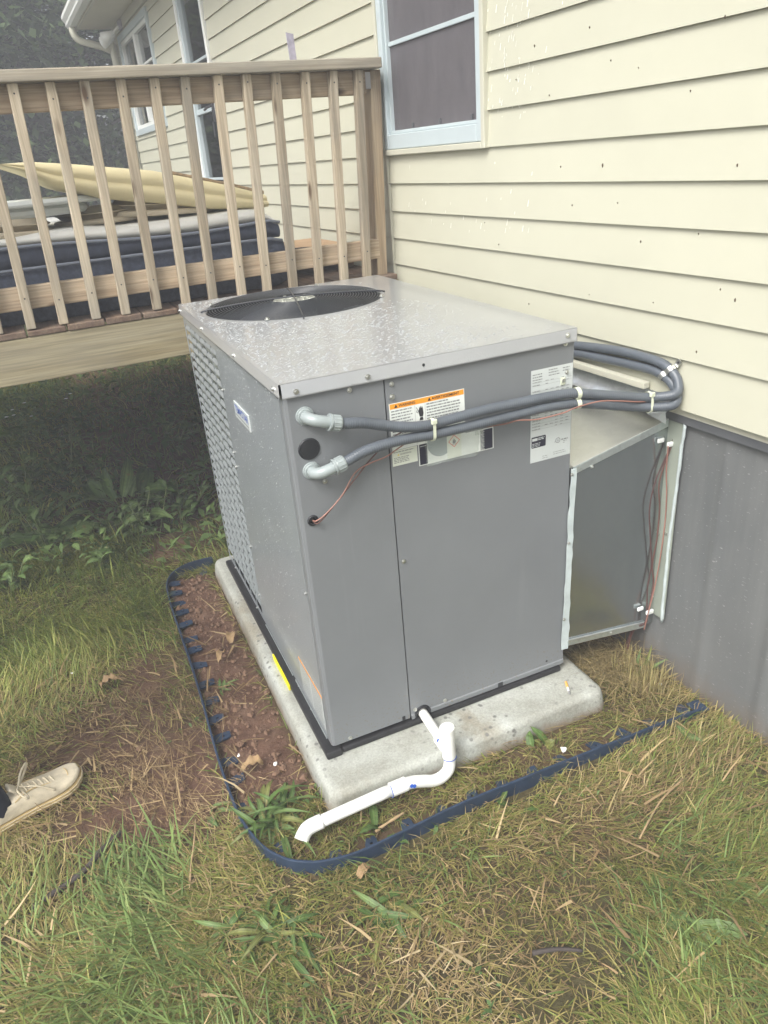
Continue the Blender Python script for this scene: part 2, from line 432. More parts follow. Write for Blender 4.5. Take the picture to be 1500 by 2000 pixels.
def screen_mat():
    m, n, l, p = new_mat('insect_screen')
    v = coords(n, l, (1, 3, 1), False)
    f = noise(n, l, v, 5.0, 6)
    r = ramp(n, [(0.3, (0.125, 0.118, 0.13)), (0.7, (0.165, 0.155, 0.165))])
    l.new(f, r.inputs[0]); l.new(r.outputs[0], p.inputs['Base Color'])
    p.inputs['Roughness'].default_value = 0.6
    tr = n.new('ShaderNodeBsdfTransparent')
    w = n.new('ShaderNodeTexWave'); w.bands_direction = 'Y'; w.inputs['Scale'].default_value = 160
    w2 = n.new('ShaderNodeTexWave'); w2.bands_direction = 'Z'; w2.inputs['Scale'].default_value = 160
    v2 = coords(n, l, rnd=False); l.new(v2, w.inputs['Vector']); l.new(v2, w2.inputs['Vector'])
    mx = n.new('ShaderNodeMath'); mx.operation = 'MAXIMUM'
    l.new(w.outputs['Fac'], mx.inputs[0]); l.new(w2.outputs['Fac'], mx.inputs[1])
    ms = n.new('ShaderNodeMixShader')
    l.new(mx.outputs[0], ms.inputs[0]); l.new(tr.outputs[0], ms.inputs[1]); l.new(p.outputs[0], ms.inputs[2])
    l.new(ms.outputs[0], n['Material Output'].inputs[0])
    return m
M['screen'] = screen_mat()
M['room'] = simple('dim_room', (0.10, 0.095, 0.09), 0.9)
M['curtain'] = simple('curtain', (0.42, 0.42, 0.42), 0.9, 0, 0.2, 6)

def water_mat():
    """a bead of rain: clear in the middle, mirror-like rim, body colour paled to stand in for sparkle"""
    m, n, l, p = new_mat('rain_water')
    p.inputs['Base Color'].default_value = (0.85, 0.88, 0.89, 1)
    p.inputs['Roughness'].default_value = 0.10
    p.inputs['Specular IOR Level'].default_value = 0.9
    tr = n.new('ShaderNodeBsdfTransparent')
    fr = n.new('ShaderNodeFresnel'); fr.inputs[0].default_value = 1.5
    ad = n.new('ShaderNodeMath'); ad.operation = 'ADD'; ad.inputs[1].default_value = 0.16
    l.new(fr.outputs[0], ad.inputs[0])
    ms = n.new('ShaderNodeMixShader')
    l.new(ad.outputs[0], ms.inputs[0]); l.new(tr.outputs[0], ms.inputs[1]); l.new(p.outputs[0], ms.inputs[2])
    l.new(ms.outputs[0], n['Material Output'].inputs[0])
    return m
M['water'] = water_mat()

def bag_mat():
    m, n, l, p = new_mat('clear_plastic_bag')
    p.inputs['Base Color'].default_value = (0.62, 0.70, 0.64, 1)
    p.inputs['Roughness'].default_value = 0.25
    tr = n.new('ShaderNodeBsdfTransparent')
    ms = n.new('ShaderNodeMixShader'); ms.inputs[0].default_value = 0.22
    l.new(tr.outputs[0], ms.inputs[1]); l.new(p.outputs[0], ms.inputs[2])
    l.new(ms.outputs[0], n['Material Output'].inputs[0])
    bump(n, l, p, noise(n, l, coords(n, l, rnd=False), 26, 4, 0.5, 1.0), 0.7, 0.01)
    return m
M['bag'] = bag_mat()

# ------------------------------------------------------------------ object helpers
WM = {}
def tag(o, label=None, cat=None, group=None, kind=None):
    if label: o['label'] = label
    if cat: o['category'] = cat
    if group: o['group'] = group
    if kind: o['kind'] = kind
    return o

def thing(name, label, cat, loc=(0, 0, 0), rz=0.0, group=None):
    o = bpy.data.objects.new(name, None)
    o.empty_display_size = 0.1
    COL.objects.link(o)
    o.location = loc; o.rotation_euler = (0, 0, rz)
    WM[o.name] = Matrix.Translation(Vector(loc)) @ Matrix.Rotation(rz, 4, 'Z')
    return tag(o, label, cat, group)

class MB:
    """collects shapes, given in world coordinates (or through self.T), into one mesh"""
    def __init__(s, T=None):
        s.v = []; s.f = []; s.T = T or Matrix.Identity(4); s.flip = s.T.determinant() < 0
    def add(s, vs, fs):
        b = len(s.v)
        s.v += [s.T @ Vector(p) for p in vs]
        s.f += [tuple(b + i for i in (f[::-1] if s.flip else f)) for f in fs]
        return s
    def box(s, a, b, mtx=None):
        x0, y0, z0 = a; x1, y1, z1 = b
        vs = [Vector(p) for p in ((x0, y0, z0), (x1, y0, z0), (x1, y1, z0), (x0, y1, z0), (x0, y0, z1), (x1, y0, z1), (x1, y1, z1), (x0, y1, z1))]
        if mtx: vs = [mtx @ p for p in vs]
        return s.add(vs, [(0, 3, 2, 1), (4, 5, 6, 7), (0, 1, 5, 4), (1, 2, 6, 5), (2, 3, 7, 6), (3, 0, 4, 7)])
    def prism(s, poly, ax, a, b):
        """polygon in the two other axes (cyclic order), extruded along ax from a to b"""
        def P(q, t):
            r = [0, 0, 0]; r[ax] = t; r[(ax + 1) % 3] = q[0]; r[(ax + 2) % 3] = q[1]; return r
        n = len(poly)
        vs = [P(q, a) for q in poly] + [P(q, b) for q in poly]
        fs = [tuple(range(n - 1, -1, -1)), tuple(range(n, 2 * n))] + [(i, (i + 1) % n, n + (i + 1) % n, n + i) for i in range(n)]
        return s.add(vs, fs)
    def tube(s, pts, r, seg=10, smooth=0, rings=None, cap=True, flat=None):
        pts = [Vector(p) for p in pts]
        if smooth: pts = spline(pts, smooth)
        n = len(pts)
        t0 = (pts[1] - pts[0]).normalized()
        up = Vector((0, 0, 1)) if abs(t0.z) < 0.9 else Vector((1, 0, 0))
        nx = t0.cross(up).normalized()
        vs = []; d = 0.0
        for i, p in enumerate(pts):
            t = (pts[min(i + 1, n - 1)] - pts[max(i - 1, 0)]).normalized()
            nx = (nx - t * nx.dot(t)).normalized()
            ny = t.cross(nx)
            if i: d += (p - pts[i - 1]).length
            rr = r(i / (n - 1), d) if callable(r) else r
            for k in range(seg):
                a = 2 * math.pi * k / seg
                ra, rb = (rr, rr) if not flat else (rr, rr * flat)
                vs.append(p + nx * math.cos(a) * ra + ny * math.sin(a) * rb)
        fs = []
        for i in range(n - 1):
            for k in range(seg):
                fs.append((i * seg + k, i * seg + (k + 1) % seg, (i + 1) * seg + (k + 1) % seg, (i + 1) * seg + k))
        if cap:
            fs.append(tuple(range(seg - 1, -1, -1))); fs.append(tuple((n - 1) * seg + k for k in range(seg)))
        return s.add(vs, fs)
    def disc(s, c, ax, r, h, seg=20, r2=None):
        """short cylinder or cone frustum from c along ax"""
        ax = Vector(ax).normalized()
        return s.tube([Vector(c), Vector(c) + ax * h], (lambda t, d: r if t < 0.5 else (r2 if r2 is not None else r)), seg)
    def build(s, name, mat, parent=None, bevel=0.0, smooth=False, segs=2, origin=None):
        me = bpy.data.meshes.new(name)
        if parent is not None:
            W = WM[parent.name]
        else:
            W = Matrix.Translation(Vector(origin)) if origin is not None else Matrix.Identity(4)
        inv = W.inverted()
        me.from_pydata([inv @ p for p in s.v], [], s.f)
        me.update()
        if mat is not None: me.materials.append(mat)
        o = bpy.data.objects.new(name, me)
        COL.objects.link(o)
        if parent is not None:
            o.parent = parent
        elif origin is not None:
            o.location = origin
        WM[o.name] = W
        if smooth:
            for p in me.polygons: p.use_smooth = True
        if bevel:
            md = o.modifiers.new('bevel', 'BEVEL'); md.width = bevel; md.segments = segs; md.limit_method = 'ANGLE'
            md.angle_limit = math.radians(40)
        return o

def spline(pts, k):
    out = []
    n = len(pts)
    for i in range(n - 1):
        p0, p1, p2, p3 = pts[max(i - 1, 0)], pts[i], pts[i + 1], pts[min(i + 2, n - 1)]
        for j in range(k):
            t = j / k
            out.append(0.5 * ((2 * p1) + (p2 - p0) * t + (2 * p0 - 5 * p1 + 4 * p2 - p3) * t * t + (3 * p1 - p0 - 3 * p2 + p3) * t ** 3))
    out.append(pts[-1])
    return out

def clone(o, loc=None, parent=None, rot=None, scale=None):
    c = o.copy(); COL.objects.link(c)
    if parent is not None: c.parent = parent
    if loc is not None: c.location = loc
    if rot is not None: c.rotation_euler = rot
    if scale is not None: c.scale = scale
    WM[c.name] = WM.get(o.name, Matrix.Identity(4))
    return c

def text_mb(mb, body, o, ex, ey, height, width=None, bold=0.02):
    """flat lettering as real faces: origin o, baseline along ex, up ey"""
    cu = bpy.data.curves.new('lettering', 'FONT'); cu.body = body; cu.size = 1.0; cu.resolution_u = 2; cu.offset = bold
    to = bpy.data.objects.new('lettering', cu); COL.objects.link(to)
    dg = bpy.context.evaluated_depsgraph_get()
    me = bpy.data.meshes.new_from_object(to.evaluated_get(dg))
    xs = [v.co.x for v in me.vertices]; ys = [v.co.y for v in me.vertices]
    x0, x1, y0, y1 = min(xs), max(xs), min(ys), max(ys)
    sy = height / (y1 - y0); sx = (width / (x1 - x0)) if width else sy
    o, ex, ey = Vector(o), Vector(ex), Vector(ey)
    mb.add([o + ex * ((v.co.x - x0) * sx) + ey * ((v.co.y - y0) * sy) for v in me.vertices], [tuple(p.vertices) for p in me.polygons])
    bpy.data.objects.remove(to); bpy.data.meshes.remove(me); bpy.data.curves.remove(cu)

def quad(mb, o, ex, ey, x0, x1, y0, y1):
    o, ex, ey = Vector(o), Vector(ex), Vector(ey)
    mb.add([o + ex * x + ey * y for x, y in ((x0, y0), (x1, y0), (x1, y1), (x0, y1))], [(0, 1, 2, 3)])

# house frame: u runs along the wall away from the camera, w comes out of the wall
XW, HR = 1.1350, math.atan(0.04136)
HM = Matrix.Translation((XW, 0, 0)) @ Matrix.Rotation(HR, 4, 'Z')
def H(w, u, z): return HM @ Vector((-w, u, z))
HB = HM @ Matrix(((-1, 0, 0, 0), (0, 1, 0, 0), (0, 0, 1, 0), (0, 0, 0, 1)))       # shapes given as (w, u, z); mirrored

def MBH():
    return MB(HB)

# numpy value noise for the planting masks
_tab = RNG.random((256, 256))
def vnoise(x, y):
    xi, yi = np.floor(x).astype(int), np.floor(y).astype(int)
    fx, fy = x - xi, y - yi
    fx = fx * fx * (3 - 2 * fx); fy = fy * fy * (3 - 2 * fy)
    g = lambda a, b: _tab[a % 256, b % 256]
    return (g(xi, yi) * (1 - fx) + g(xi + 1, yi) * fx) * (1 - fy) + (g(xi, yi + 1) * (1 - fx) + g(xi + 1, yi + 1) * fx) * fy
def fbm(x, y): return 0.55 * vnoise(x, y) + 0.28 * vnoise(2.1 * x + 7, 2.1 * y + 3) + 0.17 * vnoise(4.3 * x + 1, 4.3 * y + 9)
def sstep(a, b, x):
    t = np.clip((x - a) / (b - a), 0, 1); return t * t * (3 - 2 * t)
def bump2(x, y, cx, cy, rx, ry): return np.exp(-(((x - cx) / rx) ** 2 + ((y - cy) / ry) ** 2))

PX0, PX1, PY0, PY1, PT = -0.068, 0.898, -0.158, 1.432, 0.072      # concrete pad

def bare_mask(x, y):
    n = fbm(x * 3.1 + 20, y * 3.1 + 4)
    bed = sstep(-0.315, -0.285, x) * (1 - sstep(-0.10, -0.05, x)) * sstep(-0.16, 0.05, y) * (1 - sstep(1.42, 1.5, y))
    front = sstep(-0.32, -0.30, y) * (1 - sstep(-0.18, -0.14, y)) * sstep(-0.28, -0.2, x) * (1 - sstep(0.95, 1.1, x)) * 0.55
    worn = 1.0 * bump2(x, y, -0.52, 0.10, 0.27, 0.26) + 0.95 * bump2(x, y, -0.62, 0.50, 0.42, 0.36) + 0.42 * bump2(x, y, -0.12, -0.58, 0.2, 0.12) + 0.5 * bump2(x, y, -0.42, 0.85, 0.2, 0.25)
    worn = worn + 0.9 * bump2(x, y, -0.15, 1.75, 0.3, 0.22) + 0.4 * bump2(x, y, 0.5, -0.5, 0.4, 0.15)
    under = 0.85 * sstep(1.55, 2.3, y) * sstep(-0.9, -0.3, x)
    gap = 0.9 * sstep(0.86, 0.93, x) * sstep(-0.1, 0.1, y)
    b = np.maximum.reduce([bed * 1.1, front, worn * (0.55 + 0.9 * n), under, gap])
    return np.clip(b, 0, 1)

def ground_z(x, y):
    z = 0.020 * (fbm(x * 2.2, y * 2.2) - 0.5) + 0.012 * (fbm(x * 9 + 5, y * 9) - 0.5)
    bed = sstep(-0.30, -0.27, x) * (1 - sstep(-0.09, -0.06, x)) * sstep(-0.2, 0, y) * (1 - sstep(1.4, 1.5, y))
    z = z + bed * (0.010 + 0.034 * (fbm(x * 17, y * 17) - 0.5) + 0.018 * (vnoise(x * 60, y * 60) - 0.5))
    far = sstep(3.5, 8, np.hypot(x, y))
    return z * (1 - 0.5 * far) - 0.004

# ================================================================== GROUND
def graded(a, b, fine, out0, out1):
    c = list(np.arange(a, b + 1e-6, fine))
    st = fine
    while c[-1] < out1: st *= 1.22; c.append(c[-1] + st)
    st = fine
    while c[0] > out0: st *= 1.22; c.insert(0, c[0] - st)
    return np.array(c)
gx = graded(-1.6, 1.5, 0.022, -90, 90); gy = graded(-1.35, 3.4, 0.022, -60, 120)
GX, GY = np.meshgrid(gx, gy, indexing='ij')
GZ = ground_z(GX, GY)
me = bpy.data.meshes.new('ground')
nx_, ny_ = len(gx), len(gy)
me.vertices.add(nx_ * ny_)
me.vertices.foreach_set('co', np.stack([GX, GY, GZ], -1).astype(np.float32).ravel())
ii = (np.arange(nx_ - 1)[:, None] * ny_ + np.arange(ny_ - 1)[None]).ravel()
qd = np.stack([ii, ii + ny_, ii + ny_ + 1, ii + 1], -1)
me.loops.add(qd.size); me.polygons.add(len(qd))
me.loops.foreach_set('vertex_index', qd.ravel().astype(np.int32))
me.polygons.foreach_set('loop_start', (np.arange(len(qd)) * 4).astype(np.int32))
me.update(calc_edges=True)
ca = me.color_attributes.new('bare', 'FLOAT_COLOR', 'POINT')
bm_ = bare_mask(GX, GY).ravel()
ca.data.foreach_set('color', np.stack([bm_, bm_, bm_, np.ones_like(bm_)], -1).astype(np.float32).ravel())
for p in me.polygons: p.use_smooth = True
me.materials.append(M['ground'])
ground = bpy.data.objects.new('ground', me); COL.objects.link(ground)
tag(ground, 'bare soil and trampled thatch round the grey unit', kind='structure')

# ================================================================== HOUSE
U0, U1, ZS0, H0 = -3.2, 8.0, 0.957, 0.1143
house = thing('house', 'cream vinyl sided house with grey metal skirting', 'house', H(0, 0, 0), HR)
OPEN = [(0.872, 1.672, 1.678, 2.80), (4.30, 5.08, 1.19, 2.96), (6.10, 7.72, 2.05, 2.97)]     # u0, u1, z0, z1
def board_piece(u0, u1, za, zb, zl, zh):
    """part of one lapped board between heights za and zb"""
    def out(z): return 0.0105 * (1 - (z - zl) / (zh - zl)) + 0.001
    mb = MBH()
    lip = 0.011 if abs(za - zl) < 1e-6 else 0.0
    poly = [(-0.012, za)] + ([(0.0, za + 0.001)] if lip else []) + [(out(za), za), (out(zb), zb), (-0.012, zb)]
    n = len(poly)
    vs = [(w, u0, z) for w, z in poly] + [(w, u1, z) for w, z in poly]
    fs = [tuple(range(n)), tuple(range(2 * n - 1, n - 1, -1))] + [((i + 1) % n, i, n + i, n + (i + 1) % n) for i in range(n)]
    mb.add(vs, fs)
    return mb
zl = ZS0
course = 0
edges = [ZS0] + [1.5566 + k * H0 for k in range(-4, 14)]
edges = [e for e in edges if e < 2.99] + [3.0]
for k in range(len(edges) - 1):
    zl, zh = edges[k], edges[k + 1]
    for a, b in ((U0, 1.655), (1.682, U1 - 0.03)):
        cuts = [o for o in OPEN if o[0] < b and o[1] > a and o[2] < zh and o[3] > zl]
        pos = a; pieces = []
        for o in sorted(cuts):
            if o[0] > pos + 0.01: pieces.append((pos, o[0], zl, zh))
            ua, ub = max(a, o[0]), min(b, o[1])
            if o[2] > zl + 0.004: pieces.append((ua, ub, zl, o[2]))
            if o[3] < zh - 0.004: pieces.append((ua, ub, o[3], zh))
            pos = max(pos, o[1])
        if pos < b - 0.01: pieces.append((pos, b, zl, zh))
        for (ua, ub, za_, zb_) in pieces:
            board_piece(ua, ub, za_, zb_, zl, zh).build('siding_board', M['vinyl'], house)
# sheathing behind the boards, pieced round the openings
us = sorted({U0, U1 - 0.02} | {o[0] for o in OPEN} | {o[1] for o in OPEN})
core = MBH()
for a, b in zip(us[:-1], us[1:]):
    mid = (a + b) / 2
    op = [o for o in OPEN if o[0] < mid < o[1]]
    if op:
        core.box((-0.10, a, 0.93), (-0.013, b, op[0][2])); core.box((-0.10, a, op[0][3]), (-0.013, b, 3.1))
    else:
        core.box((-0.10, a, 0.93), (-0.013, b, 3.1))
core.box((-6.0, U1 - 0.12, 0.0), (-0.101, U1 - 0.02, 3.1)).box((-6.0, U0, 0.0), (-0.101, U0 + 0.1, 3.1)).box((-6.1, U0, 0), (-6.0, U1 - 0.02, 3.1))
core.build('wall', M['vinyl_trim'], house)
MBH().box((-5.99, U0 + 0.11, 0.9), (-0.102, U1 - 0.13, 0.93)).box((-5.99, U0 + 0.11, 3.06), (-0.102, U1 - 0.13, 3.09)).box((-2.6, U0 + 0.11, 0.93), (-2.5, U1 - 0.13, 3.06)).build('interior', M['room'], house)
# vertical joint strip where the two runs of boards meet, and corner post
MBH().box((-0.012, 1.656, ZS0 - 0.004), (0.017, 1.681, 1.676)).build('joint_strip', M['vinyl_trim'], house, 0.002)
MBH().box((-0.012, U1 - 0.03, ZS0 - 0.01), (0.02, U1 + 0.02, 3.0)).box((-0.012, U1 - 0.02, ZS0 - 0.01), (-0.09, U1 + 0.02, 3.0)).build('corner_post', M['vinyl_trim'], house, 0.003)
MBH().box((-0.012, U0, 3.002), (0.022, U1, 3.085)).build('frieze_board', M['vinyl_trim'], house, 0.003)
MBH().box((-0.012, U0, 3.0865), (0.36, U1 + 0.02, 3.10)).build('soffit', M['soffit'], house)
MBH().box((0.361, U0, 3.07), (0.385, U1 + 0.02, 3.21)).build('fascia', M['vinyl_trim'], house, 0.002)
g = MBH()
prof = [(0.387, 3.09), (0.455, 3.085), (0.475, 3.11), (0.475, 3.13), (0.50, 3.17), (0.50, 3.20), (0.495, 3.20), (0.468, 3.135), (0.45, 3.095), (0.392, 3.10), (0.392, 3.20), (0.387, 3.20)]
n = len(prof)
g.add([(w, U0, z) for w, z in prof] + [(w, U1 - 0.02, z) for w, z in prof], [tuple(range(n)), tuple(range(2 * n - 1, n - 1, -1))] + [((i + 1) % n, i, n + i, n + (i + 1) % n) for i in range(n)])
g.build('gutter', M['frame_white'], house)
r_ = MBH()
r_.add([(0.47, U0 - 0.1, 3.215), (-3.0, U0 - 0.1, 4.4), (-3.0, U1 + 0.1, 4.4), (0.47, U1 + 0.1, 3.215), (0.47, U0 - 0.1, 3.25), (-3.0, U0 - 0.1, 4.45), (-3.0, U1 + 0.1, 4.45), (0.47, U1 + 0.1, 3.25)],
       [(0, 1, 2, 3), (7, 6, 5, 4), (0, 4, 5, 1), (3, 2, 6, 7), (0, 3, 7, 4), (1, 5, 6, 2)])
r_.add([(-6.5, U0 - 0.1, 3.215), (-6.5, U1 + 0.1, 3.215), (-3.0, U1 + 0.1, 4.41), (-3.0, U0 - 0.1, 4.41), (-6.5, U0 - 0.1, 3.25), (-6.5, U1 + 0.1, 3.25), (-3.0, U1 + 0.1, 4.452), (-3.0, U0 - 0.1, 4.452)],
       [(0, 1, 2, 3), (7, 6, 5, 4), (0, 4, 5, 1), (3, 2, 6, 7), (0, 3, 7, 4), (1, 5, 6, 2)])
r_.build('roof', M['shingle'], house)
MBH().tube([H_ for H_ in [(0.43, 7.86, 3.085), (0.425, 7.86, 3.02), (0.37, 7.87, 2.965), (0.20, 7.88, 2.92), (0.10, 7.89, 2.88), (0.062, 7.89, 2.80), (0.062, 7.89, 1.0), (0.062, 7.89, 0.25)]], 0.034, 10, 5).build('downspout', M['vinyl_trim'], house, smooth=True)
MBH().box((0.0, 8.022, 2.05), (0.07, 8.16, 2.19)).build('junction_box', M['frame_white'], house, 0.008)
# skirting panels with ribs, trim rail, mud specks and paint flecks on the boards
for a in np.arange(U0 - 0.36, U1 - 0.2, 0.92):
    b = min(a + 0.918, U1 - 0.05)
    mb = MBH()
    prof = [(a, -0.034)]
    for c in (0.10, 0.325, 0.55, 0.775):
        q = a + c
        prof += [(q + d_, -0.034 + 0.0065 * math.exp(-(d_ / 0.02) ** 2)) for d_ in np.linspace(-0.05, 0.05, 11)]
    prof += [(b, -0.034)]
    prof = [p for p in prof if p[0] <= b + 1e-6]
    m_ = len(prof)
    vs = [(w, u, 0.0 - 0.06) for u, w in prof] + [(w, u, 0.925) for u, w in prof] + [(w - 0.004, u, -0.06) for u, w in prof] + [(w - 0.004, u, 0.925) for u, w in prof]
    fs = [(i, m_ + i, m_ + i + 1, i + 1) for i in range(m_ - 1)] + [(2 * m_ + i, 2 * m_ + i + 1, 3 * m_ + i + 1, 3 * m_ + i) for i in range(m_ - 1)]
    mb.add(vs, fs)
    mb.build('skirting_panel', M['skirt'], house, smooth=True)
MBH().box((-0.033, U0, 0.903), (-0.014, U1 - 0.02, 0.955)).build('skirting_trim', M['skirt_trim'], house, 0.003)
sp = MBH(); fl = MBH()
def on_board(z):
    k = max(i for i in range(len(edges) - 1) if edges[i] <= z + 1e-6)
    return 0.0105 * (1 - (z - edges[k]) / (edges[k + 1] - edges[k])) + 0.001
for (u, z, s_) in [(0.60, 1.94, 9), (0.26, 1.86, 7), (0.52, 1.80, 5), (-0.03, 1.76, 8), (0.27, 1.60, 12), (-0.20, 1.59, 9), (0.40, 1.49, 8), (0.10, 1.40, 8), (-0.19, 1.30, 8), (-0.24, 1.28, 11), (0.03, 1.24, 5), (0.3, 1.23, 5), (0.8, 1.35, 6), (-0.14, 1.13, 6), (0.15, 1.83, 5), (-0.12, 1.90, 9), (0.7, 1.86, 5), (0.46, 1.60, 5), (0.35, 1.95, 6), (-0.1, 1.43, 5), (0.62, 1.16, 5), (0.9, 1.42, 5), (0.2, 1.50, 4)]:
    w = on_board(z); s_ = s_ * random.uniform(0.00016, 0.0003)
    c = Vector((w, u, z))
    vs = [c + Vector((0.0035 if q else 0.0003, math.cos(t) * s_ * (0.6 if q else 1), math.sin(t) * s_ * (1.1 if q else 2.4) + (0 if q else -s_ * .4))) for q in (0, 1) for t in [i * math.pi / 3 for i in range(6)]]
    sp.add(vs, [(i, (i + 1) % 6, 6 + (i + 1) % 6, 6 + i) for i in range(6)] + [tuple(range(6, 12))])
sp_o = sp.build('mud_specks', M['mud'], house); sp_o['kind'] = 'stuff'
for i in range(110):
    if i < 80: u, z = random.gauss(0.74, 0.09), random.uniform(1.74, 2.08)
    else: u, z = random.uniform(0.5, 1.5), random.uniform(1.38, 1.62)
    if 0.86 < u < 1.68 and z > 1.66: continue
    w = on_board(z) + 0.0009
    L, wd = random.uniform(0.004, 0.022), random.uniform(0.001, 0.0028)
    fl.add([(w, u - wd, z), (w, u + wd, z), (w - 0.0, u + wd * 0.7 - L * 0.3, min(z + L, z + L)), (w - 0.0, u - wd * 0.7 - L * 0.3, z + L)], [(0, 1, 2, 3)])
fl_o = fl.build('paint_flecks', M['fleck'], house); fl_o['kind'] = 'stuff'

def bar(parent, name, mat, w0, w1, u0, u1, z0, z1, bev=0.003):
    return MBH().box((w0, u0, z0), (w1, u1, z1)).build(name, mat, parent, bev)
def frame_ring(parent, name, mat, w0, w1, u0, u1, z0, z1, t, bev=0.003, tb=None):
    tb = tb or t
    return MBH().box((w0, u0, z0), (w1, u0 + t, z1)).box((w0, u1 - t, z0), (w1, u1, z1)).box((w0, u0 + t, z0), (w1, u1 - t, z0 + tb)).box((w0, u0 + t, z1 - t), (w1, u1 - t, z1)).build(name, mat, parent, bev)
# near window: cream casing, white frame, sash, glass, insect screen
win = frame_ring(house, 'window', M['vinyl_trim'], -0.012, 0.026, 0.862, 1.681, 1.668, 2.80, 0.022)
frame_ring(win, 'frame', M['frame'], -0.05, 0.020, 0.885, 1.658, 1.691, 2.777, 0.036, 0.004, 0.058)
frame_ring(win, 'sash', M['frame'], -0.055, 0.006, 0.922, 1.621, 1.750, 2.74, 0.012, 0.002)
bar(win, 'muntin', M['frame'], -0.0108, -0.003, 0.935, 1.608, 2.07, 2.086, 0.002)
MBH().box((-0.040, 0.934, 1.762), (-0.037, 1.609, 2.728)).build('pane', M['glass'], win)
MBH().box((-0.012, 0.934, 1.762), (-0.0112, 1.609, 2.728)).build('screen', M['screen'], win)
for u in (0.99, 1.22, 1.44): bar(win, 'screen_clip', M['skirt_trim'], -0.0105, -0.004, u - 0.006, u + 0.006, 1.758, 1.783, 0.001)
MBH().box((-0.30, 0.5, 1.2), (-0.29, 2.0, 2.9)).build('dark_backing', M['room'], win)  # dark sheet standing in for the unlit room behind the glass
# tall glass door on the deck
dr = frame_ring(house, 'door', M['frame_white'], -0.05, 0.024, 4.31, 5.07, 1.195, 2.95, 0.035)
frame_ring(dr, 'door_leaf', M['frame'], -0.045, 0.012, 4.346, 5.034, 1.232, 2.914, 0.05)
MBH().box((-0.022, 4.397, 1.283), (-0.016, 4.983, 2.863)).build('pane', M['glass'], dr)
for z in (1.60, 2.075, 2.40): bar(dr, 'crossbar', M['frame'], -0.028, 0.002 if z == 2.075 else -0.008, 4.397, 4.983, z - (0.018 if z == 2.075 else 0.009), z + (0.018 if z == 2.075 else 0.009), 0.002)
MBH().box((0.013, 4.352, 1.98), (0.035, 4.392, 2.12)).tube([(0.04, 4.372, 2.08), (0.075, 4.372, 2.07), (0.075, 4.44, 2.06)], 0.009, 8).tube([(0.04, 4.38, 1.98), (0.042, 4.378, 1.88)], 0.007, 6).build('handle', M['dark_metal'], dr, 0.003)
MBH().box((-0.10, 4.2, 1.0), (-0.09, 4.72, 3.0)).build('curtain', M['curtain'], dr)
# four light window near the far corner
w4 = frame_ring(house, 'window', M['frame'], -0.012, 0.028, 6.10, 7.72, 2.05, 2.97, 0.055)
frame_ring(w4, 'sash', M['frame_white'], -0.04, 0.008, 6.156, 7.664, 2.106, 2.914, 0.035)
bar(w4, 'mullion', M['frame_white'], -0.035, 0.012, 6.86, 6.96, 2.142, 2.878)
bar(w4, 'crossbar', M['frame_white'], -0.03, 0.0, 6.192, 6.859, 2.60, 2.62, 0.002)
bar(w4, 'crossbar', M['frame_white'], -0.03, 0.0, 6.961, 7.628, 2.60, 2.62, 0.002)
MBH().box((-0.028, 6.192, 2.142), (-0.022, 6.859, 2.878)).build('pane', M['glass'], w4)
MBH().box((-0.028, 6.961, 2.142), (-0.022, 7.628, 2.878)).build('pane', M['glass'], w4)
# twin flood light under the soffit
fp = H(0.02, 7.35, 3.02)
fld = thing('flood_light', 'twin white flood light under the eave by the far window', 'outdoor light', fp, HR)
MBH().box((0.0225, 7.30, 2.985), (0.05, 7.40, 3.065)).build('mount', M['paper'], fld, 0.004)
for s_, z in ((0, 2.96), (0.12, 2.94)):
    MBH().tube([(0.05, 7.35, 3.01), (0.085, 7.37 + s_ * .6, 2.99), (0.11, 7.40 + s_, z)], 0.012, 8, 3).build('arm', M['frame_white'], fld, smooth=True)
    MBH().tube([(0.11, 7.40 + s_, z), (0.15, 7.43 + s_, z - 0.012), (0.20, 7.47 + s_, z - 0.03)], lambda t, d: 0.028 + 0.028 * t, 14).build('lamp_head', M['frame_white'], fld, smooth=True)

# ================================================================== DECK AND RAILING
DH = 1.18                                          # top of the boards
deck = thing('wooden_deck', 'weathered timber deck with baluster railing beside the house', 'deck', H(1.2, 1.57, 0), HR)
DW = 3.0
LEAN = 0.036                                       # the railing leans a little
rim = MBH().box((0.035, 1.575, 0.985), (DW, 1.613, 1.155)).build('rim_joist', M['wood_rim'], deck, 0.004)
MBH().box((0.035, 5.10, 0.985), (DW, 5.138, 1.155)).build('rim_joist', M['wood_rim'], deck, 0.004)
for w in (0.036, 1.2, DW - 0.04):
    MBH().box((w, 1.614, 0.985), (w + 0.038, 5.099, 1.154)).build('joist', M['wood_deck'], deck, 0.003)
x = 0.045; bi = 0
jit = random.Random(3)
while x < DW - 0.1:
    wd = 0.1385
    e = jit.uniform(-0.004, 0.006)
    MBH().box((x, 1.568 + e, 1.1565), (x + wd, 5.14, DH + jit.uniform(-0.002, 0.002))).build('deck_board', M['wood_deck'], deck, 0.004)
    x += wd + 0.006
pm = Matrix.Translation(Vector((0, 0, 0)))
def lean(w, z): return w + LEAN * (2.0 - z) / 0.8
def stick_lean(name, mat, w0, w1, u0, u1, z0, z1, bev=0.003):
    mb = MBH()
    vs = [(lean(w, z), u, z) for z in (z0, z1) for (w, u) in ((w0, u0), (w1, u0), (w1, u1), (w0, u1))]
    mb.add(vs, [(0, 3, 2, 1), (4, 5, 6, 7), (0, 1, 5, 4), (1, 2, 6, 5), (2, 3, 7, 6), (3, 0, 4, 7)])
    return mb.build(name, mat, deck, bev)
MBH().box((0.058, 1.552, 1.993), (DW, 1.665, 2.031)).build('cap_rail', M['wood_cap'], deck, 0.004)
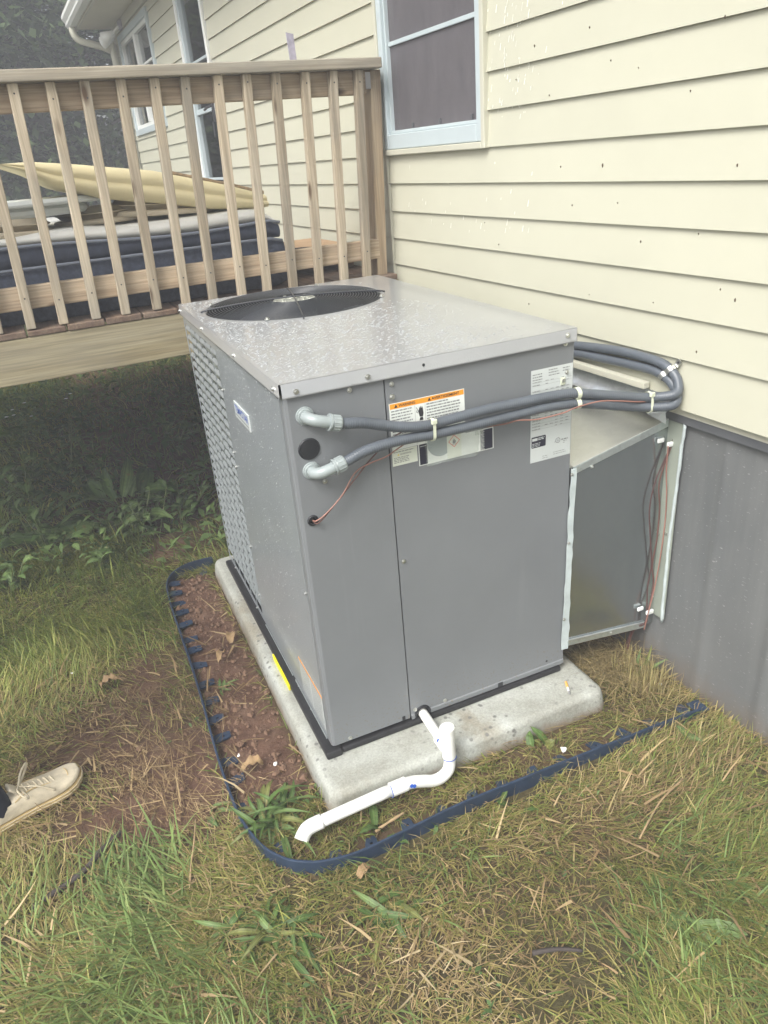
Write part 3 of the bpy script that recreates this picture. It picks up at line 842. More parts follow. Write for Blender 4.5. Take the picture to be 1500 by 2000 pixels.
MBH().box((0.110, 1.609, 1.905), (DW, 1.647, 1.992)).build('upper_rail', M['wood_rail'], deck, 0.004)
MBH().box((0.105, 1.609, 1.252), (DW, 1.647, 1.336)).build('lower_rail', M['wood_rail'], deck, 0.004)
stick_lean('post', M['wood_post'], 0.037, 0.086, 1.612, 1.70, 0.60, 1.9925)
for w in (1.95, 2.92):
    MBH().box((w, 1.6475, 1.1815), (w + 0.088, 1.73, 1.9925)).build('post', M['wood_post'], deck, 0.004)
for w in (0.3, 2.9):
    MBH().box((w, 5.0, -0.05), (w + 0.088, 5.09, 0.984)).build('post', M['wood_post'], deck, 0.004)
for i in range(25):
    w = 0.131 + 0.1187 * i
    if w > DW - 0.05: break
    j = jit.uniform(-0.004, 0.004)
    b = stick_lean('baluster', M['wood_baluster'], w + j, w + 0.0345 + j, 1.5735, 1.608, DH + 0.004, 1.9925, 0.003)
    nb = MBH()
    for z in (1.95 + jit.uniform(-.015, .015), 1.29 + jit.uniform(-.015, .015)):
        nb.disc((lean(w + 0.017 + j, z), 1.5737, z), (0, -1, 0), 0.0032, 0.0012, 8)
    nb.build('nail', M['dark_metal'], b)
MBH().box((0.0875, 1.611, 1.925), (0.1085, 1.6125, 1.985)).box((0.1085, 1.6065, 1.925), (0.112, 1.6085, 1.985)).build('bracket', M['zinc'], deck)

pt = thing('paper_tag', 'small grey paper scrap standing on the deck cap rail', 'paper', H(0.42, 1.61, 2.031), HR)
MBH().add([(0.435, 1.60, 2.032), (0.405, 1.605, 2.032), (0.40, 1.625, 2.125), (0.432, 1.62, 2.13), (0.435, 1.603, 2.032), (0.405, 1.608, 2.032), (0.40, 1.628, 2.125), (0.432, 1.623, 2.13)],
      [(0, 1, 2, 3), (7, 6, 5, 4), (0, 4, 5, 1), (1, 5, 6, 2), (2, 6, 7, 3), (3, 7, 4, 0)]).build('scrap', M['paper'], pt)

# ------------------------------------------------------------------ things piled on the deck
def ridge_loft(mb, secs, u_front, u_back, bulge=0.0, k=7):
    """secs: (w, z_bottom, z_top) across; a soft body from u_front to u_back with a rounded near edge"""
    rows = []
    for (w, zb, zt) in secs:
        h = (zt - zb) / 2; zc = (zt + zb) / 2
        row = []
        for i in range(k):
            a = -math.pi / 2 + math.pi * i / (k - 1)
            row.append((w, u_front + bulge * (1 - math.cos(a)), zc + h * math.sin(a)))
        rows.append([(w, u_back, zb)] + row + [(w, u_back, zt)])
    m_ = k + 2
    vs = [p for r in rows for p in r]
    fs = []
    for i in range(len(rows) - 1):
        for j in range(m_):
            fs.append((i * m_ + j, i * m_ + (j + 1) % m_, (i + 1) * m_ + (j + 1) % m_, (i + 1) * m_ + j))
    fs.append(tuple(range(m_))); fs.append(tuple((len(rows) - 1) * m_ + j for j in range(m_ - 1, -1, -1)))
    mb.add(vs, fs)
def lerp_profile(pts, w):
    pts = sorted(pts)
    return float(np.interp(w, [p[0] for p in pts], [p[1] for p in pts]))
matt = thing('mattress', 'navy sided mattress with white quilted top lying on the deck', 'mattress', H(1.4, 1.72, DH), HR)
WS = list(np.linspace(0.52, 2.75, 46))
def mt(w): return 1.402 + 0.02 * (vnoise(np.array(w * 2.3), np.array(0.4)) - .5) * 1.2
def endr(w, r=0.10): return r - math.sqrt(max(0, r * r - max(0, r - (w - 0.515)) ** 2)) if w - 0.515 < r else 0
mb = MBH(); ridge_loft(mb, [(w, DH + 0.004 + endr(w) * .3, 1.385 - endr(w) * 0.2) for w in WS], 1.70 + 0.0, 3.05, 0.02)
mb.build('side_panel', M['navy'], matt, smooth=True)
mb = MBH(); ridge_loft(mb, [(w + 0.012, 1.386, 1.455 + 0.012 * math.sin(w * 5) - endr(w) * .3) for w in WS], 1.705, 3.04, 0.03)
mb.build('side_band', M['navy_band'], matt, smooth=True)
mb = MBH(); ridge_loft(mb, [(w + 0.014, 1.450 + 0.012 * math.sin(w * 5) - endr(w) * .35, 1.494 + 0.018 * vnoise(np.array(w * 6.0), np.array(2.2)) - endr(w) * 0.55) for w in WS], 1.712, 3.03, 0.10, 9)
mb.build('quilted_top', M['ticking'], matt, smooth=True)
for z, o in ((1.388, 0.0), (1.456, 0.004)):
    MBH().tube([(w + 0.01, 1.698 + o, z + (0.012 * math.sin(w * 5) if z > 1.4 else 0) - endr(w) * .2) for w in WS], 0.0065, 6).build('piping', M['piping'], matt, smooth=True)

foam = thing('foam_pad', 'cream foam pad folded over with a brown frayed edge on the mattress', 'foam pad', H(1.0, 1.9, 1.5), HR)
top_ = [(1.56, 1.757), (1.449, 1.757), (1.286, 1.736), (0.993, 1.69), (0.682, 1.606), (0.538, 1.560)]
bot_ = [(1.56, 1.753), (1.47, 1.715), (1.382, 1.655), (1.219, 1.603), (1.02, 1.566), (0.766, 1.518), (0.583, 1.502), (0.538, 1.506)]
WF = np.linspace(0.538, 1.56, 44)
mb = MBH(); rows = []
for w in WF:
    zb, zt = lerp_profile(bot_, w), lerp_profile(top_, w); h = zt - zb; wob = 0.012 * math.sin(w * 6 + .5)
    pr_ = []
    for t_, o_ in ((0.0, 0.055), (0.04, 0.022), (0.14, 0.004), (0.30, -0.002), (0.44, 0.004), (0.50, 0.016), (0.56, 0.017), (0.66, 0.012), (0.82, 0.020), (0.94, 0.042), (1.0, 0.075)):
        pr_.append((w, 1.80 + wob + o_, zb + h * t_))
    rows.append([(w, 2.5, zb)] + pr_ + [(w, 2.5, zt + 0.01)])
m_ = len(rows[0])
mb.add([p for r in rows for p in r], [(i * m_ + j, i * m_ + (j + 1) % m_, (i + 1) * m_ + (j + 1) % m_, (i + 1) * m_ + j) for i in range(len(rows) - 1) for j in range(m_)] + [tuple(range(m_)), tuple((len(rows) - 1) * m_ + j for j in range(m_ - 1, -1, -1))])
mb.build('pad_body', M['foam'], foam, smooth=True)
MBH().tube([(w, 1.87 + 0.01 * random.random(), lerp_profile(top_, w) + 0.004) for w in np.linspace(0.53, 0.92, 22)], lambda t, d: 0.0075 + 0.003 * random.random(), 7).build('frayed_edge', M['foam_edge'], foam)
tb = thing('folding_table_top', 'white plastic table top with rounded edge lying under the cream foam pad', 'table top', H(1.5, 2.0, 1.58), HR)
def slab(mb, wc, uc, z0, z1, rw, ru, ang=0, tilt=0, seg=40, rnd=0.012, pw=2.6):
    rings = [(1 - rnd / rw, z0), (1, z0 + rnd), (1, z1 - rnd), (1 - rnd / rw, z1)]
    vs = []
    for f, z in rings:
        for i in range(seg):
            a = 2 * math.pi * i / seg
            ca, sa = math.cos(a), math.sin(a)
            px = rw * f * math.copysign(abs(ca) ** (2 / pw), ca); py = ru * f * math.copysign(abs(sa) ** (2 / pw), sa)
            vs.append((wc + px * math.cos(ang) - py * math.sin(ang), uc + px * math.sin(ang) + py * math.cos(ang), z + tilt * px))
    fs = [tuple(range(seg - 1, -1, -1)), tuple(3 * seg + i for i in range(seg))]
    for r in range(3):
        for i in range(seg): fs.append((r * seg + i, r * seg + (i + 1) % seg, (r + 1) * seg + (i + 1) % seg, (r + 1) * seg + i))
    mb.add(vs, fs)
mb = MBH(); slab(mb, 1.60, 2.02, 1.598, 1.622, 0.42, 0.24); mb.build('top', M['tabletop'], tb, smooth=True)
mb = MBH(); slab(mb, 1.62, 2.03, 1.560, 1.597, 0.36, 0.22); mb.build('rim', M['tabletop'], tb)
for (nm, wc, uc, z0, rw, ru, an, ti, lab) in [('chair_cushion', 0.96, 2.02, 1.518, 0.22, 0.2, 0.1, 0.04, 'tan padded chair seat squeezed under the right end of the foam pad'),
                                              ('chair_cushion', 1.20, 2.10, 1.505, 0.20, 0.2, 0.4, -0.02, 'tan padded chair seat half hidden behind the balusters under the table top'),
                                              ('chair_cushion', 1.66, 1.94, 1.500, 0.24, 0.2, -0.1, 0.05, 'tan padded chair seat at the far left of the pile on the mattress')]:
    t = thing(nm, lab, 'cushion', H(wc, uc, z0), HR, 'tan chair seats piled on the mattress')
    mb = MBH(); slab(mb, wc, uc, z0, z0 + 0.022, rw, ru, an, ti, 36, 0.006); mb.build('base', M['tan'], t, smooth=True)
    mb = MBH(); slab(mb, wc, uc, z0 + 0.0225, z0 + 0.066, rw * 0.95, ru * 0.95, an, ti, 36, 0.024); mb.build('pad', M['tan'], t, smooth=True)
pl = thing('plywood_sheet', 'tan plywood sheet with a black strap on the deck by the wall', 'plywood', H(0.3, 2.1, DH), HR)
MBH().box((0.06, 1.86, 1.27), (0.46, 2.55, 1.285)).build('sheet', M['cardboard'], pl, 0.002)
MBH().box((0.09, 1.95, DH + 0.002), (0.13, 2.5, 1.269)).box((0.40, 1.95, DH + 0.002), (0.44, 2.5, 1.269)).build('support', M['wood_deck'], pl, 0.003)
MBH().tube([(0.22, 1.90, 1.29), (0.32, 1.98, 1.292), (0.45, 2.05, 1.291)], 0.006, 6, 4, flat=2).build('strap', M['black'], pl)

# ================================================================== CONCRETE PAD AND UNIT
pad = MB()
def rrect(x0, x1, y0, y1, r, k=5):
    out = []
    for cx, cy, a0 in ((x1 - r, y0 + r, -90), (x1 - r, y1 - r, 0), (x0 + r, y1 - r, 90), (x0 + r, y0 + r, 180)):
        for i in range(k + 1):
            a = math.radians(a0 + 90 * i / k); out.append((cx + r * math.cos(a), cy + r * math.sin(a)))
    return out
lv = []
for ins, z in ((-0.004, -0.06), (0.0, 0.01), (0.006, 0.052), (0.011, 0.065), (0.022, PT - 0.001), (0.034, PT)):
    lv.append([(x, y, z) for x, y in rrect(PX0 + ins, PX1 - ins, PY0 + ins, PY1 - ins, 0.035, 5)])
n = len(lv[0])
pad.add([p for r in lv for p in r], [(k * n + i, k * n + (i + 1) % n, (k + 1) * n + (i + 1) % n, (k + 1) * n + i) for k in range(len(lv) - 1) for i in range(n)] + [tuple((len(lv) - 1) * n + i for i in range(n))])
pad_o = pad.build('concrete_pad', M['concrete'], None, smooth=True, origin=((PX0 + PX1) / 2, (PY0 + PY1) / 2, 0))
md = pad_o.modifiers.new('normals', 'WEIGHTED_NORMAL'); md.weight = 80
tag(pad_o, 'stained pale concrete slab under the grey unit', 'concrete pad')

E0, FW, FD, ZB, ZT = 0.004, 0.836, 1.358, 0.100, 1.219
unit = thing('heat_pump', 'tall grey packaged air conditioner with a round fan grille on top', 'air conditioner', (0.42, 0.68, PT), 0)
MB().box((-0.021, -0.014, PT), (0.03, 1.33, 0.098)).box((0.031, -0.007, PT), (0.82, 0.04, 0.092)).box((0.80, 0.041, PT), (0.835, 1.33, 0.098)).box((0.031, 1.29, PT), (0.799, 1.33, 0.098)).build('base_rail', M['blackrail'], unit, 0.006)
MB().box((0.03, 0.03, 0.099), (0.81, 1.33, 0.103)).build('base_pan', M['well'], unit)
# front: corner panel wrapping round the near corner, and access panel
mb = MB()
prof = [(E0 + 0.0015, 0.046), (E0, 0.040), (E0, E0 + 0.010), (E0 + 0.003, E0 + 0.003), (E0 + 0.010, E0), (0.2625, E0), (0.2635, E0 + 0.012)]
m_ = len(prof)
mb.add([(x, y, ZB + 0.002) for x, y in prof] + [(x, y, 1.188) for x, y in prof], [(i, i + 1, m_ + i + 1, m_ + i) for i in range(m_ - 1)])
mb.build('corner_panel', M['steel'], unit)
ap = MB()
prof = [(ZB - 0.004, E0 - 0.0035), (ZB + 0.0105, E0 - 0.0035), (ZB + 0.0135, E0), (1.188, E0)]
def front_strip(mb, prof, xs):
    vs = [(x, y, z) for x in xs for z, y in prof]; m_ = len(prof)
    mb.add(vs, [(a * m_ + i, (a + 1) * m_ + i, (a + 1) * m_ + i + 1, a * m_ + i + 1) for a in range(len(xs) - 1) for i in range(m_ - 1)])
front_strip(ap, prof, [0.3335, 0.8335]); front_strip(ap, prof, [0.2665, 0.2775])
front_strip(ap, [(0.132, E0), (1.188, E0)], [0.2775, 0.3335])
ap.add([(0.2665, E0, 1.188), (0.2665, E0, ZB), (0.2665, E0 + 0.012, ZB), (0.2665, E0 + 0.012, 1.188)], [(0, 1, 2, 3)])
ap.add([(0.8335, E0, 1.188), (0.8335, E0, ZB), (0.8335, E0 + 0.012, ZB), (0.8335, E0 + 0.012, 1.188)], [(3, 2, 1, 0)])
hole = [(0.2775, 0.096), (0.2775, 0.132)] ; arc = [(0.3055 + 0.022 * math.cos(math.radians(a)), 0.106 + 0.022 * math.sin(math.radians(a))) for a in range(180, -1, -15)]
pol = [(0.2775, 0.132)] + [(0.2775, 0.096)] + [(0.2835, 0.096)] + arc + [(0.3275, 0.096), (0.3335, 0.096), (0.3335, 0.132)]
pol2 = pol[:]
for k in range(2, len(pol2) - 3):
    a, b = pol2[k], pol2[k + 1]
    ap.add([(a[0], E0, a[1]), (b[0], E0, b[1]), (b[0], E0, 0.132), (a[0], E0, 0.132)], [(0, 1, 2, 3)])
ap.add([(0.2775, E0, 0.096), (0.2835, E0, 0.096), (0.2835, E0, 0.132), (0.2775, E0, 0.132)], [(0, 1, 2, 3)])
ap.add([(0.3275, E0, 0.096), (0.3335, E0, 0.096), (0.3335, E0, 0.132), (0.3275, E0, 0.132)], [(0, 1, 2, 3)])
ap.build('access_panel', M['steel'], unit)
MB().tube([(0.3055 + 0.0235 * math.cos(math.radians(a)), E0 - 0.002, 0.106 + 0.0235 * math.sin(math.radians(a))) for a in range(185, -6, -10)], 0.0045, 6).box((0.270, 0.020, PT), (0.345, 0.03, 0.134)).build('drain_opening', M['black'], unit)
MB().box((0.578, E0 - 0.0042, 0.0955), (0.596, E0 - 0.0036, 0.113)).box((0.236, E0 - 0.0012, 0.1025), (0.246, E0 - 0.0004, 0.118)).build('notch', M['black'], unit)
MB().box((0.2637, E0 + 0.0125, ZB), (0.2663, E0 + 0.02, 1.186)).build('seam', M['well'], unit)
# right and back skins
MB().box((0.8336, E0 + 0.0125, ZB), (0.8355, FD, 1.188)).box((E0 + 0.02, FD - 0.002, ZB), (0.8335, FD, 1.188)).build('rear_panel', M['steel'], unit)
# left: solid wet panel, louvred section with coil behind
LY0, LY1, LZ0, LZ1 = 0.779, 1.338, 0.118, 1.150
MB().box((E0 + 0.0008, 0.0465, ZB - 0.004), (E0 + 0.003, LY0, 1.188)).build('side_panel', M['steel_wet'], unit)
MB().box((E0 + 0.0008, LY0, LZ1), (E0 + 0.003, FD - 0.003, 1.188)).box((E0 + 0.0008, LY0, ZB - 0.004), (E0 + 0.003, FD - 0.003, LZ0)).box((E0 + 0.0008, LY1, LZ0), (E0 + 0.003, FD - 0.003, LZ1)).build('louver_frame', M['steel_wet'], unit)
MB().box((E0 + 0.016, LY0 - 0.02, LZ0), (E0 + 0.020, LY1 + 0.01, LZ1)).build('coil', M['coil'], unit)
ncol = 6; cw = (LY1 - LY0) / ncol
for c in range(1, ncol):
    y = LY0 + c * cw
    MB().box((E0 + 0.0022, y - 0.004, LZ0), (E0 + 0.0042, y + 0.004, LZ1)).build('louver_rib', M['louver'], unit)
lm = MB()
prof = [(0.006, 0.0125), (0.0035, 0.013), (-0.0016, 0.0045), (-0.0030, 0.001), (-0.0022, -0.0012), (-0.0006, -0.0004), (0.0016, 0.0045)]
m_ = len(prof)
lm.add([(E0 + 0.003 + x, 0.0, z) for x, z in prof] + [(E0 + 0.003 + x, cw - 0.010, z) for x, z in prof], [tuple(range(m_)), tuple(range(2 * m_ - 1, m_ - 1, -1))] + [((i + 1) % m_, i, m_ + i, m_ + (i + 1) % m_) for i in range(m_)])
proto = lm.build('louver', M['louver'], unit)
base_l = proto.location.copy(); first = True
nrow = 28
for r in range(nrow):
    for c in range(ncol):
        z = 1.131 - 0.0361 * r + 0.0015 * math.sin(c * 2.1 + r)
        p = (base_l[0], base_l[1] + LY0 + c * cw + 0.005, base_l[2] + z)
        if first: proto.location = p; first = False
        else: clone(proto, p, unit)
# zinc flanges and small things low on the left side
MB().box((E0 - 0.003, 0.048, 0.086), (E0 - 0.0004, 0.362, 0.104)).box((E0 - 0.003, 0.392, 0.082), (E0 - 0.0004, 0.741, 0.100)).build('side_flange', M['galv_bright'], unit, 0.001)
MB().box((-0.0275, 0.352, 0.0725), (-0.0213, 0.55, 0.096)).build('yellow_tag', M['yellow'], unit, 0.002)
# lid
lid = MB()
x0, x1, y0, y1, zt, zb = -0.002, 0.8405, -0.002, 1.3625, ZT, 1.183
FCX, FCY, FR = 0.362, 1.020, 0.318
ns = 72
ring = [(FCX + FR * math.cos(2 * math.pi * i / ns), FCY + FR * math.sin(2 * math.pi * i / ns)) for i in range(ns)]
outer = []
for (px, py) in ring:                                      # matching points on the lid border
    dx, dy = px - FCX, py - FCY
    t = min([(x1 - FCX) / dx if dx > 1e-9 else 1e9, (x0 - FCX) / dx if dx < -1e-9 else 1e9, (y1 - FCY) / dy if dy > 1e-9 else 1e9, (y0 - FCY) / dy if dy < -1e-9 else 1e9])
    outer.append((FCX + dx * t, FCY + dy * t))
for cx, cy in ((x0, y0), (x1, y0), (x1, y1), (x0, y1)):
    k = min(range(ns), key=lambda i: (outer[i][0] - cx) ** 2 + (outer[i][1] - cy) ** 2); outer[k] = (cx, cy)
mid = [(FCX + (a[0] - FCX) * 1.045, FCY + (a[1] - FCY) * 1.045) for a in ring]
vs = [(x, y, zt - 0.004) for x, y in ring] + [(FCX + (x - FCX) * 1.02, FCY + (y - FCY) * 1.02, zt + 0.0045) for x, y in ring] + [(x, y, zt) for x, y in mid] + [(x, y, zt) for x, y in outer]
fs = []
for k in range(3):
    for i in range(ns): fs.append((k * ns + i, k * ns + (i + 1) % ns, (k + 1) * ns + (i + 1) % ns, (k + 1) * ns + i)[::-1])
lid.add(vs, fs)
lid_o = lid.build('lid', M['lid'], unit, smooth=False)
for p in lid_o.data.polygons:
    p.use_smooth = p.index < 2 * ns
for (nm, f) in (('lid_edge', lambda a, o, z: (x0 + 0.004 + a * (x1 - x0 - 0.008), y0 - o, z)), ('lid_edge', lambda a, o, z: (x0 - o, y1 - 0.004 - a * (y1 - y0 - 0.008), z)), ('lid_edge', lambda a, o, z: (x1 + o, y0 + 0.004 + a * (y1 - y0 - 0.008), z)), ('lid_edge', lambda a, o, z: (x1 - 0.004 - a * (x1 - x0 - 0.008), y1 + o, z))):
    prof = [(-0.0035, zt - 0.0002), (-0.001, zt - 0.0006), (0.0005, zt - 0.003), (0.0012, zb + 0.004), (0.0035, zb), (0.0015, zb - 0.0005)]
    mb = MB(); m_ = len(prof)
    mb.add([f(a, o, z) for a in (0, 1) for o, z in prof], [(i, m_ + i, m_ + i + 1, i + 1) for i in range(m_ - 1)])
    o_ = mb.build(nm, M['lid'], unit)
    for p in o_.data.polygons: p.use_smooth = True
# fan well, fan, motor, grille
wl = MB()
wl.add([(FCX + 0.315 * math.cos(2 * math.pi * i / 48), FCY + 0.315 * math.sin(2 * math.pi * i / 48), z) for z in (zt - 0.003, zt - 0.16) for i in range(48)], [(i, (i + 1) % 48, 48 + (i + 1) % 48, 48 + i) for i in range(48)] + [tuple(48 + i for i in range(48))])
wl.build('fan_well', M['well'], unit, smooth=True)
for k in range(4):
    mb = MB(); a0 = math.radians(20 + 90 * k); vs = []
    for i in range(7):
        r = 0.075 + (0.297 - 0.075) * i / 6
        for j in range(6):
            an = a0 + (j / 5 - 0.5) * math.radians(62 - 18 * (i / 6)) + 0.10 * (i / 6)
            vs.append((FCX + r * math.cos(an), FCY + r * math.sin(an), zt - 0.055 - 0.055 * (j / 5) + 0.01 * math.sin(j / 5 * math.pi)))
    mb.add(vs, [(i * 6 + j, i * 6 + j + 1, (i + 1) * 6 + j + 1, (i + 1) * 6 + j) for i in range(6) for j in range(5)])
    o_ = mb.build('fan_blade', M['blade'], unit, smooth=True)
    md = o_.modifiers.new('thick', 'SOLIDIFY'); md.thickness = 0.0018
mb = MB(); mb.disc((FCX, FCY, zt - 0.10), (0, 0, 1), 0.080, 0.104, 32); mb.disc((FCX, FCY, zt + 0.0045), (0, 0, 1), 0.084, 0.008, 32, 0.076)
for k in range(4): mb.disc((FCX + 0.052 * math.cos(k * 1.57 + .4), FCY + 0.052 * math.sin(k * 1.57 + .4), zt + 0.012), (0, 0, 1), 0.006, 0.008, 6)
for k in range(90):
    a_ = 6.283 * random.random(); r_m = 0.072 * math.sqrt(random.random()); mb.disc((FCX + r_m * math.cos(a_), FCY + r_m * math.sin(a_), zt + 0.0122), (0, 0, 1), random.uniform(.002, .006), random.uniform(.001, .003), 6, 0.001)
mb.build('fan_motor', M['motor'], unit, smooth=False)
wires = MB()
for k in range(24):
    r = 0.088 + k * 0.0099
    zz = zt + 0.004 + 0.014 * (1 - (r / 0.318) ** 2)
    wires.tube([(FCX + r * math.cos(2 * math.pi * i / 56), FCY + r * math.sin(2 * math.pi * i / 56), zz) for i in range(57)], 0.0013, 5, cap=False)
wires_o = wires.build('grille_wires', M['wire'], unit, smooth=True); wires_o['kind'] = 'stuff'
for k in range(2):
    a = math.radians(-12.5 + 90 * k); dx, dy = math.cos(a), math.sin(a)
    MB().tube([(FCX + dx * s, FCY + dy * s, zt + 0.0055 + 0.014 * (1 - (min(abs(s), .318) / 0.318) ** 2) + (-0.003 if abs(s) > .318 else 0.002)) for s in np.linspace(-0.336, 0.336, 25)], 0.0042 if k == 0 else 0.0026, 7, flat=0.8).build('grille_strut', M['wire'], unit, smooth=True)
for k in range(4):
    a = math.radians(-12.5 + 45 + 90 * k + 24)
    p = (FCX + 0.322 * math.cos(a), FCY + 0.322 * math.sin(a), zt + 0.005)
    MB().disc(p, (0, 0, 1), 0.009, 0.003, 12).disc((p[0], p[1], p[2] + 0.003), (0, 0, 1), 0.0055, 0.005, 6).build('grille_clip', M['zinc'], unit)
# hex screws with washers
def screw(p, ax, parent=unit, s=1.0):
    p, ax = Vector(p), Vector(ax)
    return MB().disc(p, ax, 0.0068 * s, 0.0014, 14).disc(p + ax * 0.0014, ax, 0.0042 * s, 0.0045, 6, 0.0038 * s).build('screw', M['zinc'], parent)
for x, z in ((0.037, 1.196), (0.220, 1.198), (0.806, 1.204), (0.805, 1.18)): screw((x, y0 - 0.0012 if z > 1.19 else E0 - 0.0003, z), (0, -1, 0))
for x, z in ((0.172, 1.172), (0.284, 1.166), (0.283, 1.133), (0.082, 0.952), (0.280, 0.659), (0.281, 0.128), (0.385, 0.113 + 0.008), (0.812, 1.10), (0.062, 0.112)):
    screw((x, E0 - 0.0003, z), (0, -1, 0), s=1.15 if z == 1.133 else 0.95)
for x, z in ((0.372, 1.200), (0.768, 0.127)): MB().disc((x, (y0 - 0.0013 if z > 1.1 else E0 - 0.0004), z), (0, -1, 0), 0.004, 0.0006, 10).build('screw_hole', M['black'], unit)
for y in (1.340, 0.92, 0.46, 0.05): screw((x0 - 0.0010, y, 1.198), (-1, 0, 0))
for y, z in ((0.760, 1.022), (0.762, 0.800), (0.766, 0.745), (0.762, 0.43), (0.765, 0.22), (0.86, 0.108), (0.05, 0.62), (0.20, 0.093), (0.33, 0.093), (0.55, 0.091), (1.22, 0.109)): screw((E0 - (0.003 if z < .1 else 0.0), y, z), (-1, 0, 0), s=0.85)
# knockout plug and wire grommet
MB().disc((0.0525, E0 - 0.0002, 1.046), (0, -1, 0), 0.0285, 0.004, 32, 0.026).disc((0.0525, E0 - 0.0042, 1.046), (0, -1, 0), 0.021, 0.0006, 32, 0.0205).build('knockout_plug', M['black'], unit, 0.0012)
MB().tube([(0.0375 + 0.0115 * math.cos(a), E0 - 0.002, 0.854 + 0.0115 * math.sin(a)) for a in np.linspace(0, 2 * math.pi, 25)], 0.0037, 8).disc((0.0375, E0 - 0.0002, 0.854), (0, -1, 0), 0.010, 0.0008, 16).build('wire_grommet', M['black'], unit, smooth=True)

# ------------------------------------------------------------------ labels stuck on the unit
EX, EZ = (1, 0, 0), (0, 0, 1)
def sticker(name, mat, x0, x1, z0, z1, lift=0.0006, parent=unit, bev=0.0):
    return MB().box((x0, E0 - lift, z0), (x1, E0 - lift + 0.0004, z1)).build(name, mat, parent, bev)
def fine_print(mb, x0, x1, ztop, rows, pitch, h, y, rnd, fill=0.9, o0=None):
    """unreadable small type: rows of word-long dashes"""
    for r in range(rows):
        z = ztop - r * pitch; x = x0; end = x0 + (x1 - x0) * (rnd.uniform(0.55, 0.8) if rnd.random() < 0.2 else fill * rnd.uniform(0.93, 1.05))
        while x < end:
            w = rnd.uniform(0.003, 0.011); w = min(w, end - x)
            quad(mb, (0, y, 0), EX, EZ, x, x + w, z - h, z); x += w + 0.0018
fr = random.Random(5)
wl_o = sticker('warning_label', M['white'], 0.2725, 0.4885, 0.990, 1.1155)
sticker('orange_band', M['orange'], 0.2745, 0.4865, 1.1005, 1.1140, 0.0009, wl_o)
mb = MB(); y = E0 - 0.0013
text_mb(mb, 'WARNING', (0.2985, y, 1.1035), EX, EZ, 0.0078, 0.047)
text_mb(mb, 'AVERTISSEMENT', (0.392, y, 1.1035), EX, EZ, 0.0078, 0.081)
for x in (0.2865, 0.381):
    mb.add([(x, y, 1.1030), (x + 0.0095, y, 1.1030), (x + 0.00475, y, 1.1118)], [(0, 1, 2)])
mb.build('lettering', M['ink'], wl_o)['kind'] = 'stuff'
mb = MB(); y = E0 - 0.0011
fine_print(mb, 0.277, 0.340, 1.096, 11, 0.0078, 0.0030, y, fr)
fine_print(mb, 0.377, 0.484, 1.097, 6, 0.0078, 0.0034, y, fr)
fine_print(mb, 0.377, 0.484, 1.046, 3, 0.0078, 0.0030, y, fr, 0.8)
for xa, xb, za, zb in ((0.3435, 0.3441, 0.992, 1.099), (0.3725, 0.3731, 0.992, 1.099), (0.3731, 0.486, 1.0515, 1.052), (0.3441, 0.3725, 1.0515, 1.052), (0.2745, 0.3435, 1.012, 1.0125)): quad(mb, (0, y, 0), EX, EZ, xa, xb, za, zb)
bx = 0.418
while bx < 0.484:
    bw = fr.choice((0.0009, 0.0016, 0.0024)); quad(mb, (0, y, 0), EX, EZ, bx, min(bx + bw, 0.484), 1.008, 1.022); bx += bw + fr.choice((0.001, 0.0017))
mb.build('fine_print', M['inkgrey'], wl_o)['kind'] = 'stuff'
mb = MB(); y = E0 - 0.0011           # two pictograms: shocked hand with a cable, spinning fan and fingers
def poly(mb, pts, y): mb.add([(a, y, b) for a, b in pts], [tuple(range(len(pts)))])
poly(mb, [(0.356, 1.066), (0.365, 1.065), (0.3675, 1.074), (0.366, 1.088), (0.364, 1.094), (0.362, 1.088), (0.360, 1.095), (0.358, 1.088), (0.356, 1.094), (0.355, 1.086), (0.352, 1.082), (0.354, 1.076)], y)
poly(mb, [(0.355, 1.056), (0.366, 1.056), (0.365, 1.064), (0.357, 1.064)], y)
mb.tube([(0.347, y, 1.092), (0.3505, y, 1.087), (0.3480, y, 1.080), (0.352, y, 1.077)], 0.0007, 5, 3)
poly(mb, [(0.349, 1.042), (0.356, 1.036), (0.362, 1.043), (0.363, 1.035), (0.357, 1.029), (0.351, 1.033)], y)
poly(mb, [(0.358, 1.026), (0.364, 1.026), (0.3655, 1.016), (0.362, 1.010), (0.358, 1.013), (0.3565, 1.020)], y)
mb.build('pictogram', M['ink'], wl_o)
l2 = sticker('notice_label', M['cream_label'], 0.271, 0.343, 0.946, 0.989)
mb = MB(); y = E0 - 0.0011
fine_print(mb, 0.275, 0.340, 0.985, 1, 0.006, 0.0022, y, fr); fine_print(mb, 0.275, 0.319, 0.969, 4, 0.0044, 0.0019, y, fr, 0.95)
text_mb(mb, 'ADVERTENCIA', (0.293, y, 0.974), EX, EZ, 0.0042, 0.033)
mb.build('fine_print', M['inkgrey'], l2)['kind'] = 'stuff'
mb = MB(); mb.add([(0.285, y, 0.9735), (0.2915, y, 0.9735), (0.28825, y, 0.979)], [(0, 1, 2)]); mb.build('warning_triangle', M['inkyellow'], l2)
l3 = sticker('energy_label', M['white'], 0.3465, 0.5745, 0.930, 0.992, 0.0012)
sticker('black_panel', M['blacklabel'], 0.349, 0.372, 0.932, 0.990, 0.0015, l3)
sticker('black_panel', M['blacklabel'], 0.5335, 0.572, 0.932, 0.990, 0.0015, l3)
mb = MB()
for k in range(16): quad(mb, (0, E0 - 0.0019, 0), EX, EZ, 0.5335 if k % 3 else 0.5335, 0.546 - 0.003 * (k % 2), 0.9335 + k * 0.0036, 0.9350 + k * 0.0036)
quad(mb, (0, E0 - 0.0019, 0), EX, EZ, 0.351, 0.369, 0.9835, 0.9845)
mb.build('scale_marks', M['white'], l3)
